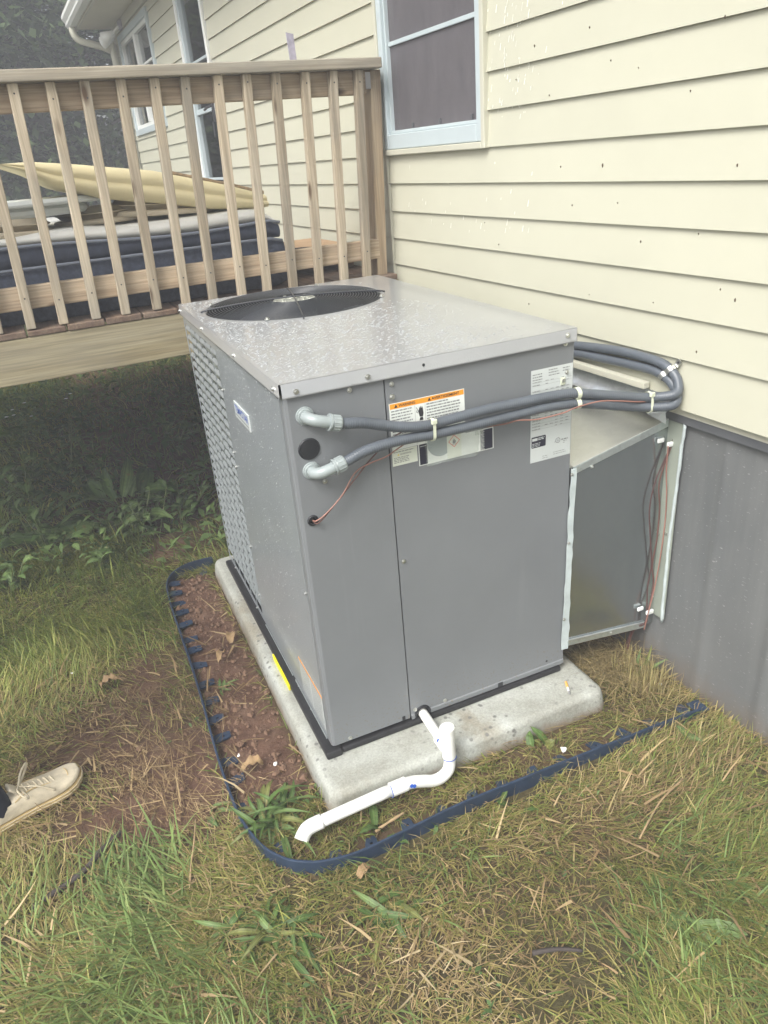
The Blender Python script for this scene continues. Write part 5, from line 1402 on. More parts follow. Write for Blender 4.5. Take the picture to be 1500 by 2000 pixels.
# tabs with a nail hole, lying inwards on the soil
tabs = [(-0.112, 1.477), (-0.251, 1.384), (-0.259, 1.309), (-0.264, 1.227), (-0.266, 1.129), (-0.264, 1.017), (-0.266, 0.921), (-0.260, 0.823), (-0.263, 0.721), (-0.261, 0.609), (-0.269, 0.509), (-0.273, 0.412), (-0.276, 0.314), (-0.283, 0.203), (-0.287, 0.104), (-0.282, -0.002), (-0.274, -0.098), (-0.242, -0.190), (-0.101, -0.275), (-0.001, -0.284), (0.11, -0.284), (0.216, -0.281), (0.318, -0.285), (0.42, -0.284), (0.519, -0.285), (0.62, -0.286), (0.75, -0.287), (0.852, -0.289), (0.958, -0.290), (1.085, -0.297)]
for i, (x, y) in enumerate(tabs):
    j = min(range(m_), key=lambda q: (pe[q] - Vector((x, y, 0))).length); p = pe[j]
    t = (pe[min(j + 1, m_ - 1)] - pe[max(j - 1, 0)]).normalized(); nn = (Vector((x, y, 0)) - p); nn.z = 0; nn.normalize()
    tl = random.uniform(0.056, 0.064); hw0, hw1 = 0.0215, 0.0165
    z0 = float(ground_z(np.array(x), np.array(y))) + (0.006 if y > -0.26 else 0.012) + random.uniform(0, 0.003); tip = random.uniform(-0.004, 0.005) if y > -0.26 else random.uniform(-0.012, -0.004)
    Mt = Matrix(((nn.x, t.x, 0, p.x), (nn.y, t.y, 0, p.y), (0, 0, 1, z0), (0, 0, 0, 1)))
    mb = MB(Mt)
    ns = 12; hc = tl * 0.62; hr = 0.0052
    rect = []
    for q in range(ns):
        a = 2 * math.pi * q / ns; dx, dy = math.cos(a), math.sin(a)
        s_ = min([(tl - hc) / dx if dx > 1e-6 else 9, (0.001 - hc) / dx if dx < -1e-6 else 9, hw1 / abs(dy) if abs(dy) > 1e-6 else 9])
        rect.append((hc + dx * s_, dy * s_ * (1.12 if dx < 0 else 1)))
    top = [(hc + hr * math.cos(2 * math.pi * q / ns), hr * math.sin(2 * math.pi * q / ns)) for q in range(ns)]
    zf = lambda a: 0.003 + tip * a / tl
    vs = [(a, b, zf(a)) for a, b in rect] + [(a, b, zf(a)) for a, b in top] + [(a, b, zf(a) - 0.0055) for a, b in rect] + [(a, b, zf(a) - 0.0055) for a, b in top]
    fs = []
    for q in range(ns):
        r = (q + 1) % ns
        fs += [(q, r, ns + r, ns + q), (2 * ns + q, 3 * ns + q, 3 * ns + r, 2 * ns + r), (q, 2 * ns + q, 2 * ns + r, r), (ns + q, ns + r, 3 * ns + r, 3 * ns + q)]
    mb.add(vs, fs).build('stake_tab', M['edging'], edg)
MB().disc((-0.2655, 0.604, 0.018), (0, 0.15, 1), 0.009, 0.005, 12).disc((-0.2655, 0.605, 0.022), (0, 0.15, 1), 0.005, 0.006, 8).build('spike_head', M['black'], edg)
sgm = MB(); d0 = pe[-1]
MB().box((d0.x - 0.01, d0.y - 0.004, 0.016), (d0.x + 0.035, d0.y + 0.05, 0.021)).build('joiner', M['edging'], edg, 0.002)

# ================================================================== SMALL THINGS ON THE GROUND
def place(name, label, cat, mb, mat, p, smooth=False, bevel=0.0, group=None):
    return tag(mb.build(name, mat, None, bevel, smooth, origin=p), label, cat, group)
cg = thing('cigarette_end', 'cigarette end with orange filter lying on the concrete pad', 'cigarette', (0.785, -0.09, PT + 0.004), 0)
a_, b_ = Vector((0.797, -0.064, PT + 0.0042)), Vector((0.772, -0.119, PT + 0.0042)); d_ = (b_ - a_)
MB().tube([a_, a_ + d_ * 0.47], 0.0040, 12).build('filter', M['cig_filter'], cg, smooth=False)
MB().tube([a_ + d_ * 0.472, a_ + d_ * 0.80], 0.0039, 12).build('paper', M['cig_paper'], cg)
MB().tube([a_ + d_ * 0.80, a_ + d_ * 0.9, a_ + d_ * 1.0], lambda t, d: 0.0038 - 0.0012 * t + 0.0006 * math.sin(d * 900), 10).build('ash', M['ash'], cg)
place('stick', 'dark bent stick lying in the grass at bottom left', 'stick', MB().tube([(-0.622, 0.075, 0.012), (-0.655, 0.05, 0.016), (-0.69, 0.018, 0.018), (-0.725, -0.012, 0.014), (-0.765, -0.035, 0.016), (-0.82, -0.052, 0.012), (-0.86, -0.06, 0.006)], lambda t, d: 0.0085 - 0.003 * abs(t - 0.55) + 0.0012 * math.sin(d * 90), 9, 5), M['stick'], (-0.72, 0, 0.012), True)
place('twig', 'short tan twig between the drain pipe and the edging', 'twig', MB().tube([(0.02, -0.266, 0.016), (0.06, -0.258, 0.019), (0.115, -0.248, 0.02)], lambda t, d: 0.0042 + 0.001 * math.sin(d * 120), 7, 4), M['stick_tan'], (0.06, -0.258, 0.015), True)
place('straw_stalk', 'long upright tan stalk lying left of the edging corner', 'stalk', MB().tube([(-0.421, 0.01, 0.02), (-0.440, -0.07, 0.024), (-0.462, -0.14, 0.02), (-0.478, -0.205, 0.016)], lambda t, d: 0.0024 + .0006 * (t > .5), 6, 5), M['stick_tan'], (-0.44, -0.1, 0.02), True)
place('straw_stalk', 'long tan stalk slanting over the straw at right of the edging', 'stalk', MB().tube([(0.62, -0.62, 0.03), (0.74, -0.56, 0.04), (0.86, -0.52, 0.03)], 0.0026, 6, 5), M['stick_tan'], (0.74, -0.56, 0.03), True)
place('broken_stick', 'dark dead stick lying at the bottom centre in the grass', 'stem', MB().tube([(0.205, -0.745, 0.022), (0.26, -0.765, 0.026), (0.31, -0.79, 0.02)], lambda t, d: 0.006 - 0.002 * t, 7, 4), M['stick'], (0.26, -0.765, 0.022), True)
def leaf_mesh(L, W, curl, fold, n=10, wav=0.0, tip=1.0, base=0.25):
    """one leaf blade along +x: midrib fold, upward arch, wavy edges"""
    vs = []
    for i in range(n + 1):
        t = i / n
        w = W * (math.sin(math.pi * min(1, (t * (1 - base) + base)) ** tip) ** 0.8) if t < 1 else 0.0004
        x = L * t * (1 - 0.15 * curl * t); z = L * curl * (t - t * t * 1.25)
        for s, k in ((-1, 1), (-.5, .5), (0, 0), (.5, .5), (1, 1)):
            vs.append((x, s * w, z + fold * w * k + (wav * W * math.sin(t * 19 + s * 2) * k)))
    fs = [(i * 5 + j, (i + 1) * 5 + j, (i + 1) * 5 + j + 1, i * 5 + j + 1) for i in range(n) for j in range(4)]
    return vs, fs
def place_leaf(parent, name, mat, p, yaw, pitch, roll, L, W, curl=0.5, fold=0.35, wav=0.1, tip=1.0, base=0.2):
    vs, fs = leaf_mesh(L, W, curl, fold, 10, wav, tip, base)
    T = Matrix.Translation(Vector(p)) @ Matrix.Rotation(yaw, 4, 'Z') @ Matrix.Rotation(-pitch, 4, 'Y') @ Matrix.Rotation(roll, 4, 'X')
    mb = MB(T); mb.add(vs, fs)
    o = mb.build(name, mat, parent, smooth=True)
    ca = o.data.color_attributes.new('lat', 'FLOAT_COLOR', 'POINT')
    for i in range(len(vs)):
        k = (0.0, 0.25, 0.5, 0.75, 1.0)[i % 5]; ca.data[i].color = (k, i / len(vs), 0, 1)
    return o
pr = random.Random(21)
# dry curled leaves and crumpled scraps on the bare soil
for (x, y, L, lab, mt_) in ((-0.172, 0.735, 0.07, 'brown curled dead leaf on the bare soil left of the pad', 'leaf_dead'), (-0.135, 0.80, 0.075, 'tan crumpled dead leaf near the edge of the concrete pad', 'leaf_dead'), (-0.19, 0.115, 0.085, 'grey brown flat dead leaf on soil near the front pad corner', 'leaf_dead'), (-0.62, 0.78, 0.09, 'tan crumpled dead leaf in the thatch left of the edging', 'leaf_dead'), (-0.075, -0.375, 0.055, 'orange brown pointed dead leaf below the edging corner', 'leaf_dead')):
    t = thing('dead_leaf', lab, 'leaf', (x, y, 0.014), pr.uniform(0, 6))
    place_leaf(t, 'blade', M[mt_], (x, y, 0.014 + float(ground_z(np.array(x), np.array(y))) + 0.006), pr.uniform(0, 6), 0.2, pr.uniform(-.3, .3), L, L * 0.22, 0.8, 0.7, 0.35)
for (x, y, s, lab) in ((-0.155, 0.112, 0.008, 'small white scrap on the soil beside the front pad corner'), (0.647, -0.258, 0.012, 'white crumpled scrap between the edging and the pad'), (1.105, -0.168, 0.009, 'white scrap in the straw near the skirting'), (-0.71, 0.93, 0.009, 'white fleck in the grass left of the edging'), (-0.25, 0.20, 0.007, 'tiny white pebble next to an edging tab')):
    mb = MB(); vs = [Vector((pr.uniform(-1, 1), pr.uniform(-1, 1), pr.uniform(-.5, .7))).normalized() * s * pr.uniform(.6, 1) for _ in range(12)]
    bm = bmesh.new(); [bm.verts.new(v) for v in vs]; bmesh.ops.convex_hull(bm, input=bm.verts)
    bm.verts.index_update(); mb.add([Vector((x, y, 0.016)) + v.co for v in bm.verts], [tuple(v.index for v in f.verts) for f in bm.faces]); bm.free()
    place('scrap', lab, 'scrap', mb, M['scrap'], (x, y, 0.014))
# soil clods: nobody could count them
cl = MB()
for _ in range(1100):
    if pr.random() < 0.8: x, y = pr.uniform(-0.285, -0.075), pr.uniform(-0.1, 1.42)
    else: x, y = pr.gauss(-0.5, 0.2), pr.gauss(0.2, 0.3)
    s = abs(pr.gauss(0, 0.0052)) + 0.0016
    if s > 0.02: continue
    zz = float(ground_z(np.array(x), np.array(y))) + s * 0.3
    cl.add([Vector((x, y, zz)) + Vector((pr.uniform(.6, 1.2) * d[0], pr.uniform(.6, 1.2) * d[1], pr.uniform(.5, .9) * d[2])) * s for d in ((1, 0, 0), (-1, 0, 0), (0, 1, 0), (0, -1, 0), (0, 0, 1), (0, 0, -1), (.6, .6, .6), (-.6, .6, .5))],
           [(0, 2, 6), (2, 4, 6), (4, 0, 6), (2, 1, 7), (1, 4, 7), (4, 2, 7), (1, 3, 4), (3, 0, 4), (0, 5, 2), (2, 5, 1), (1, 5, 3), (3, 5, 0)])
tag(cl.build('soil_crumbs', M['clod'], None), 'loose red brown soil crumbs between edging and pad', kind='stuff')

# ================================================================== WEEDS
def rosette(name, label, x, y, n, L, W, mats, pitch=(0.15, 0.7), curl=0.5, fold=0.22, stemmed=False, yaw=None, cat='weed', grp=None, tip=1.0, base=.15, wav=.2, z=None):
    z = float(ground_z(np.array(x), np.array(y))) + 0.004 if z is None else z
    t = thing(name, label, cat, (x, y, z), 0, grp)
    for i in range(n):
        ya = (yaw[0] + (yaw[1] - yaw[0]) * pr.random()) if yaw else i * 2.4 + pr.uniform(-.4, .4)
        if not yaw: ya += pr.gauss(0, 0.9)
        l = L * pr.uniform(0.4, 1.15); pi_ = pr.uniform(*pitch) * pr.uniform(0.5, 1.1)
        off = pr.random() ** 0.5 * L * 0.38
        p = Vector((x + off * math.cos(ya * 1.7 + i), y + off * math.sin(ya * 1.7 + i), z))
        if stemmed:
            q = p + Vector((math.cos(ya) * math.cos(pi_), math.sin(ya) * math.cos(pi_), math.sin(pi_))) * l * 0.55
            m1 = p.lerp(q, .5) + Vector((0, 0, l * .08))
            MB().tube([p, m1, q], 0.0028, 6, 4).build('stalk', M['stem'], t, smooth=True)
            p = q; pi_ *= 0.5
        place_leaf(t, 'leaf', M[pr.choice(mats)], p, ya, pi_, pr.uniform(-.7, .7), l, W * pr.uniform(.55, 1.15), curl * pr.uniform(.5, 1.5), fold * pr.uniform(.5, 1.6), wav, tip, base)
    return t
G2 = ['leaf_green', 'leaf_pale', 'leaf_green', 'leaf_olive']
rosette('plantain', 'leafy green weed growing under the drain pipe end', -0.205, -0.085, 52, 0.145, 0.008, G2, (0.05, 0.75), 0.7)
rosette('plantain', 'plantain rosette in the grass below the drain pipe', -0.055, -0.495, 20, 0.125, 0.009, G2, (0.0, 0.35), 0.35)
rosette('plantain', 'dense plantain clump at bottom left of centre', -0.30, -0.43, 54, 0.13, 0.008, G2, (0.0, 0.45), 0.5)
rosette('plantain', 'small plantain left of the dense clump', -0.40, -0.36, 14, 0.11, 0.010, G2, (0.05, 0.5), 0.5)
rosette('weed', 'small weed sprouting beside the left edging bend', -0.375, 0.035, 6, 0.07, 0.009, ['leaf_pale'], (0.1, 0.4), 0.4, yaw=(3.4, 6))
rosette('weed', 'green sprig lying on an edging tab on the soil', -0.215, 0.565, 9, 0.05, 0.007, ['leaf_pale', 'leaf_green'], (0.1, 0.5), 0.4)
rosette('weed', 'single upright leaf weed against the pad front', 0.605, -0.195, 5, 0.075, 0.013, G2, (0.5, 1.2), 0.3)
rosette('weed', 'broad leaf weed in front of the pad near the trap', 0.04, -0.262, 5, 0.085, 0.014, G2, (0.2, 0.7), 0.4)
rosette('weed', 'tall stalk weed with one leaf across the edging strip', 0.385, -0.365, 4, 0.10, 0.010, G2, (0.4, 1.1), 0.4)
rosette('weed', 'leafy sprout crossing the far right edging end', 1.03, -0.36, 5, 0.09, 0.012, G2, (0.2, 0.7), 0.4)
rosette('weed', 'cut pale stalks with bent leaves against the skirting', 1.095, -0.10, 9, 0.12, 0.007, ['leaf_olive', 'leaf_pale'], (0.9, 1.5), 0.5)
rosette('weed', 'pale wild lettuce leaves at bottom right', 0.57, -0.86, 9, 0.09, 0.020, ['leaf_pale'], (0.1, 0.5), 0.4, wav=.3)
rosette('weed', 'pale crinkled weed at the bottom left corner', -0.70, -0.36, 9, 0.07, 0.018, ['leaf_pale'], (0.1, 0.5), 0.4, wav=.3)
rosette('dock', 'big dock plant with broad leaves beside the deck shade', -0.36, 2.22, 20, 0.26, 0.047, ['leaf_green', 'leaf_pale'], (0.15, 1.25), 0.55, 0.3, True)
rosette('dock', 'low dock leaves spreading left of the big dock plant', -0.62, 2.05, 12, 0.24, 0.05, ['leaf_pale', 'leaf_green'], (0.05, 0.5), 0.4, 0.25, True)
rosette('dock', 'dock sprout between the big dock and the louvred side', -0.10, 2.35, 9, 0.20, 0.03, ['leaf_green'], (0.4, 1.2), 0.5, 0.3, True)
for (x, y, n, lab) in ((-0.86, 2.75, 22, 'nettle like broad leaves at the left frame edge under the deck'), (-0.62, 3.05, 18, 'shaded upright weed behind the dock plants'), (0.05, 3.2, 16, 'dim weed in the deck shade near the unit'), (-1.05, 2.35, 14, 'leafy weed at far left edge below the rim board'), (0.22, 2.75, 12, 'small shaded weed right behind the louvred side')):
    z = float(ground_z(np.array(x), np.array(y)))
    t = thing('weed', lab, 'weed', (x, y, z), 0)
    for s in range(n // 4):
        h = pr.uniform(0.18, 0.42); dx, dy = pr.uniform(-.15, .15), pr.uniform(-.15, .15)
        st = [Vector((x + dx * q, y + dy * q, z + h * q)) for q in (0, .5, 1)]
        MB().tube(st, 0.003, 5, 3).build('stalk', M['stem'], t, smooth=True)
        for q in range(5):
            f = 0.25 + 0.75 * q / 4; p = Vector((x + dx * f, y + dy * f, z + h * f))
            place_leaf(t, 'leaf', M[pr.choice(['leaf_green', 'leaf_pale'])], p, pr.uniform(0, 6.28), pr.uniform(-.2, .5), pr.uniform(-.3, .3), pr.uniform(.07, .12), pr.uniform(.02, .032), 0.5, 0.2, 0.1, 1, .1)
for (x, y, n, h0, lab) in ((-0.30, 1.98, 16, .26, 'leafy weed on the lawn edge just left of the edging bend'), (-0.12, 2.02, 12, .20, 'short leafy weed between the edging bend and the louvred side'), (-0.55, 1.80, 14, .18, 'low pale weed in the left lawn before the dock plants'), (-0.80, 2.10, 20, .30, 'bushy weed at the left frame edge before the deck shade'), (-0.95, 1.75, 14, .22, 'small leafy weed at the far left lawn edge'), (-0.46, 2.62, 18, .36, 'tall weed rising behind the big dock plant')):
    z = float(ground_z(np.array(x), np.array(y)))
    t = thing('weed', lab, 'weed', (x, y, z), 0)
    for s in range(n // 3):
        h = h0 * pr.uniform(.5, 1.1); dx, dy = pr.uniform(-.14, .14), pr.uniform(-.14, .14); bx_, by_ = x + pr.uniform(-.06, .06), y + pr.uniform(-.06, .06)
        MB().tube([Vector((bx_ + dx * q, by_ + dy * q, z + h * q)) for q in (0, .5, 1)], 0.0024, 5, 3).build('stalk', M['stem'], t, smooth=True)
        for q in range(6):
            f = 0.2 + 0.8 * q / 5
            place_leaf(t, 'leaf', M[pr.choice(['leaf_green', 'leaf_pale', 'leaf_pale'])], Vector((bx_ + dx * f, by_ + dy * f, z + h * f)), pr.uniform(0, 6.28), pr.uniform(-.2, .6), pr.uniform(-.4, .4), pr.uniform(.05, .10), pr.uniform(.012, .022), 0.5, 0.2, 0.15, 1, .1)
# small plants filling the shade under and beyond the deck: a mass
def leaf_mass(name, label, n, xr, yr, dens, size, zr, seed, mat='grass', cols=((0.06, 0.11, 0.035), (0.10, 0.16, 0.05))):
    rg = np.random.default_rng(seed)
    x = rg.uniform(*xr, n); y = rg.uniform(*yr, n)
    keep = rg.random(n) < dens(x, y); x, y = x[keep], y[keep]; n = len(x)
    z = ground_z(x, y) + rg.uniform(zr[0], zr[1], n) * rg.random(n)
    L = rg.uniform(size * .5, size * 1.3, n); W = L * rg.uniform(.25, .5, n); ya = rg.uniform(0, 2 * np.pi, n); pi_ = rg.uniform(-.5, .7, n)
    d = np.stack([np.cos(ya) * np.cos(pi_), np.sin(ya) * np.cos(pi_), np.sin(pi_)], -1); s = np.stack([-np.sin(ya), np.cos(ya), rg.uniform(-.4, .4, n)], -1)
    p = np.stack([x, y, z], -1)
    v = np.stack([p, p + d * (L * .5)[:, None] + s * (W * .5)[:, None], p + d * L[:, None] - np.array([0, 0, .25]) * L[:, None], p + d * (L * .5)[:, None] - s * (W * .5)[:, None]], 1)
    t = rg.random(n)[:, None]; c = np.array(cols[0]) * (1 - t) + np.array(cols[1]) * t; c *= rg.uniform(.7, 1.25, n)[:, None]
    return np_mesh(name, label, v.reshape(-1, 3), np.tile([0, 1, 2, 3], (n, 1)) + (np.arange(n) * 4)[:, None], np.repeat(c, 4, 0), mat)
def np_mesh(name, label, v, f, c, mat, kind='stuff', smooth=True):
    me = bpy.data.meshes.new(name)
    k = f.shape[1]
    me.vertices.add(len(v)); me.vertices.foreach_set('co', v.astype(np.float32).ravel())
    me.loops.add(f.size); me.polygons.add(len(f))
    me.loops.foreach_set('vertex_index', f.astype(np.int32).ravel())
    me.polygons.foreach_set('loop_start', (np.arange(len(f)) * k).astype(np.int32))
    if smooth: me.polygons.foreach_set('use_smooth', np.ones(len(f), bool))
    me.update(calc_edges=True)
    ca = me.color_attributes.new('col', 'FLOAT_COLOR', 'POINT')
    ca.data.foreach_set('color', np.concatenate([c, np.ones((len(c), 1))], 1).astype(np.float32).ravel())
    me.materials.append(M[mat])
    o = bpy.data.objects.new(name, me); COL.objects.link(o)
    return tag(o, label, kind=kind)

# ================================================================== GRASS, STRAW, STUBBLE
def keep_out(x, y):
    """nothing grows through the slab, the unit, the duct or the house"""
    pad_ = (x > PX0 - 0.004) & (x < PX1 + 0.004) & (y > PY0 - 0.006) & (y < PY1 + 0.005)
    wall = x > 1.135 - 0.04136 * y + 0.02
    strip_ = (y > -0.345) & (y < -0.312) & (x > -0.15) & (x < 1.1) & (vnoise(x * 9 + 3, y * 9) < 0.62)
    strip_ |= (y > -0.315) & (y < -0.255) & (x > -0.2) & (x < 1.1) & (vnoise(x * 7 + 13, y * 7) < 0.5)
    return ~(pad_ | wall | strip_)
def in_view(x, y):
    return (y > -1.28) & (y < 9) & (x > -1.35 - 0.16 * np.maximum(y, 0)) & (x < 1.25)
def blades(name, label, n, xr, yr, dens, Lr, Wr, tilt, bend, cols, seed, mat='grass', lift=0.0, seg=3, base_dark=0.6):
    rg = np.random.default_rng(seed)
    x = rg.uniform(*xr, n); y = rg.uniform(*yr, n)
    k = (rg.random(n) < dens(x, y)) & keep_out(x, y) & in_view(x, y)
    x, y = x[k], y[k]; n = len(x)
    L = rg.uniform(*Lr, n) * rg.uniform(.7, 1.1, n); W = rg.uniform(*Wr, n)
    flow = 6.28 * vnoise(x * 2.3 + 50, y * 2.3 + 50) + rg.normal(0, 0.9, n)          # neighbours lie the same way
    th = np.clip(rg.normal(tilt, 0.33, n), 0.02, 1.53)                                # from upright
    be = rg.normal(bend, 0.4, n)
    z0 = ground_z(x, y) + lift * rg.random(n)
    pos = np.stack([x, y, z0], -1)
    side = np.stack([-np.sin(flow), np.cos(flow), rg.normal(0, .25, n)], -1)
    side /= np.linalg.norm(side, axis=1)[:, None]
    vs = []; p = pos.copy()
    for i in range(seg + 1):
        t = i / seg
        w = W * (1 - t ** 1.7) * .5 if i < seg else W * 0
        if i < seg: vs += [p - side * w[:, None], p + side * w[:, None]]
        else: vs += [p]
        a = np.clip(th + be * t, 0.0, 1.62)
        p = p + np.stack([np.cos(flow) * np.sin(a), np.sin(flow) * np.sin(a), np.cos(a)], -1) * (L / seg)[:, None]
        g = ground_z(p[:, 0], p[:, 1]) + 0.002 + 0.008 * rg.random(n)
        p[:, 2] = np.maximum(p[:, 2], g)
    v = np.stack(vs, 1); m = v.shape[1]
    ci = rg.random(n) * .6 + .4 * np.clip(vnoise(x * 3.1, y * 3.1 + 30) * 1.6 - .3, 0, 1)
    cc = np.array(cols); kk = np.clip(ci * (len(cc) - 1), 0, len(cc) - 1.001); i0 = kk.astype(int); fr_ = (kk - i0)[:, None]
    c = (cc[i0] * (1 - fr_) + cc[i0 + 1] * fr_) * rg.uniform(.75, 1.25, n)[:, None]
    fs = []
    for i in range(seg - 1): fs += [[2 * i, 2 * i + 1, 2 * i + 3], [2 * i, 2 * i + 3, 2 * i + 2]]
    fs += [[2 * seg - 2, 2 * seg - 1, 2 * seg]]
    fs = np.array(fs)
    F = (fs[None] + (np.arange(n) * m)[:, None, None]).reshape(-1, 3)
    C = np.repeat(c, m, 0)
    return np_mesh(name, label, v.reshape(-1, 3), F, C, mat)

def left_lawn(x, y):   return sstep(-0.25, -0.42, x) * sstep(0.75, 1.25, y + 0.25 * (fbm(x * 4, y * 4) - .5))
def low_left(x, y):    return sstep(-0.36, -0.56, x) * sstep(0.05, -0.12, y + 0.2 * (fbm(x * 5, y * 5) - .5))
def front(x, y):       return sstep(-0.30, -0.36, y) * sstep(-0.62, -0.35, x)
def strawy(x, y):
    s = 0.8 * bump2(x, y, 0.75, -0.48, 0.45, 0.14) + 0.9 * bump2(x, y, 1.02, -0.12, 0.16, 0.22) + .75 * bump2(x, y, -0.05, -0.62, .22, .14) + .8 * bump2(x, y, -.55, .5, .3, .25) + .7 * bump2(x, y, -.5, .1, .3, .25) + .55 * bump2(x, y, .45, -.62, .3, .14) + .5 * bump2(x, y, -.5, -.55, .2, .15)
    return np.clip(s, 0, 1)
def patch(x, y, f=2.6): return sstep(0.30, 0.62, fbm(x * f + 11, y * f + 17))
GREEN = [(0.08, 0.125, 0.035), (0.15, 0.205, 0.048), (0.225, 0.265, 0.062), (0.33, 0.325, 0.095), (0.38, 0.32, 0.13)]
GREEN2 = [(0.10, 0.165, 0.05), (0.16, 0.235, 0.07), (0.22, 0.29, 0.095), (0.31, 0.32, 0.12)]
OLIVE = [(0.11, 0.12, 0.036), (0.21, 0.20, 0.058), (0.31, 0.265, 0.095), (0.40, 0.315, 0.14), (0.28, 0.20, 0.09)]
TAN = [(0.10, 0.065, 0.035), (0.19, 0.125, 0.06), (0.30, 0.21, 0.105), (0.40, 0.30, 0.16), (0.50, 0.41, 0.25)]
def d_grass(x, y):
    b = bare_mask(x, y); s = strawy(x, y)
    return np.clip((0.16 + 0.85 * patch(x, y)) * (0.55 + 0.55 * sstep(.32, .5, fbm(x * 7 + 2, y * 7 + 31))) * (1 - b) * (1 - 0.7 * s), 0, 1)
blades('grass', 'short mixed green lawn grass round the edging', 150000, (-1.4, 1.25), (-1.28, 1.55), lambda x, y: d_grass(x, y) * (0.35 + .65 * patch(x, y, 5.2)), (0.03, 0.085), (0.002, 0.0052), 0.95, 0.6, GREEN, 101)
blades('grass', 'matted olive lawn grass lying between the green blades', 110000, (-1.4, 1.25), (-1.28, 1.7), lambda x, y: np.clip(d_grass(x, y) * 1.0 + (0.35 * strawy(x, y) + .12) * (1 - bare_mask(x, y)), 0, 1), (0.03, 0.09), (0.0018, 0.0042), 1.25, 0.45, OLIVE, 102, lift=0.012)
blades('grass', 'long green grass blades lying over at bottom left', 9000, (-1.2, -0.3), (-0.8, 0.05), lambda x, y: low_left(x, y) * (0.06 + .6 * patch(x, y, 3.3)), (0.08, 0.19), (0.0035, 0.0075), 1.05, 0.7, GREEN2, 103)
blades('grass', 'long green tufts among the front lawn', 4200, (-0.6, 0.95), (-1.28, -0.36), lambda x, y: sstep(.5, .72, fbm(x * 4 + 3, y * 4)) * .9 * (1 - strawy(x, y)), (0.07, 0.15), (0.003, 0.0065), 0.85, 0.75, GREEN2, 104)
blades('grass', 'long grass on the left lawn towards the deck', 30000, (-1.6, -0.28), (0.6, 2.1), lambda x, y: left_lawn(x, y) * (0.3 + .8 * patch(x, y)) * (1 - bare_mask(x, y)), (0.07, 0.17), (0.0022, 0.0055), 0.75, 0.75, GREEN, 105)
blades('grass', 'grass growing under and beyond the deck', 60000, (-2.6, 1.1), (1.5, 9), lambda x, y: np.clip((0.35 + .7 * patch(x, y)) * (1 - .8 * bare_mask(x, y)), 0, 1), (0.07, 0.2), (0.004, 0.009), 0.6, 0.8, GREEN, 106)
blades('straw_litter', 'dry cut straw lying over the soil and lawn', 80000, (-1.4, 1.25), (-1.28, 1.7), lambda x, y: np.clip((0.16 + 0.9 * strawy(x, y) * (0.5 + .7 * patch(x, y, 6))) * (1 - 0.55 * bare_mask(x, y) * patch(x + 9, y, 4)) - 0.145 * ((x > -0.30) & (x < -0.07) & (y > -0.05)), 0, 1), (0.018, 0.085), (0.0012, 0.003), 1.44, 0.08, TAN, 107, 'straw', lift=0.022, seg=2)
blades('straw_litter', 'broad pale dead grass leaves scattered on the lawn', 1700, (-1.3, 1.2), (-1.2, 1.2), lambda x, y: 0.25 + .7 * strawy(x, y), (0.05, 0.15), (0.004, 0.008), 1.4, 0.2, TAN[1:], 108, 'straw', lift=0.03)
blades('grass_stubble', 'stiff tan cut stubble beside the skirting and the edging', 16000, (-1.0, 1.25), (-1.0, 0.5), lambda x, y: np.clip(1.1 * bump2(x, y, 1.06, -0.10, .10, .12) + .8 * bump2(x, y, .86, -.45, .3, .10) + .5 * bump2(x, y, .2, -.37, .25, .05) + .25 * bump2(x, y, .35, -.24, .5, .04), 0, 1) * (.25 + .9 * patch(x, y, 9)), (0.035, 0.115), (0.0026, 0.005), 0.30, 0.15, [(0.26, 0.21, 0.09), (0.38, 0.31, 0.15), (0.45, 0.36, 0.2)], 109, 'straw')
blades('grass_stubble', 'upright cut stalks in a clump against the skirting', 2600, (0.97, 1.15), (-0.26, 0.02), lambda x, y: np.clip(1.3 * bump2(x, y, 1.085, -0.11, .055, .075), 0, 1) * .55, (0.05, 0.135), (0.003, 0.006), 0.22, 0.12, [(0.26, 0.25, 0.09), (0.40, 0.34, 0.15), (0.50, 0.41, 0.22)], 111, 'straw')
def hay(x, y): return bump2(x, y, 1.03, 0.03, 0.10, 0.13)
blades('straw_litter', 'small heap of dry hay in the gap under the duct', 9000, (0.88, 1.2), (-0.25, 0.6), lambda x, y: np.clip(hay(x, y) * 1.2, 0, 1), (0.06, 0.16), (0.0014, 0.003), 1.25, 0.25, [(0.15, 0.12, 0.05), (0.30, 0.235, 0.11), (0.42, 0.34, 0.18)], 110, 'straw', lift=0.06, seg=3)
leaf_mass('ground_cover', 'low leafy ground cover in the shade under the deck', 34000, (-2.6, 1.05), (1.6, 7.5), lambda x, y: np.where(keep_out(x, y), (0.2 + .8 * patch(x, y, 1.7)) * (1 - .75 * bare_mask(x, y)), 0) * sstep(1.55, 2.1, y + .4 * (x > -.3)), 0.07, (0.01, 0.26), 201, cols=((0.075, 0.135, 0.042), (0.15, 0.22, 0.07)))
leaf_mass('ground_cover', 'tiny clover leaves among the lawn', 12000, (-1.3, 0.9), (-1.25, 1.4), lambda x, y: np.where(keep_out(x, y), .8 * sstep(.52, .7, fbm(x * 5 + 40, y * 5 + 8)) * (1 - bare_mask(x, y)), 0), 0.022, (0.01, 0.035), 202, cols=((0.07, 0.13, 0.04), (0.13, 0.21, 0.07)))
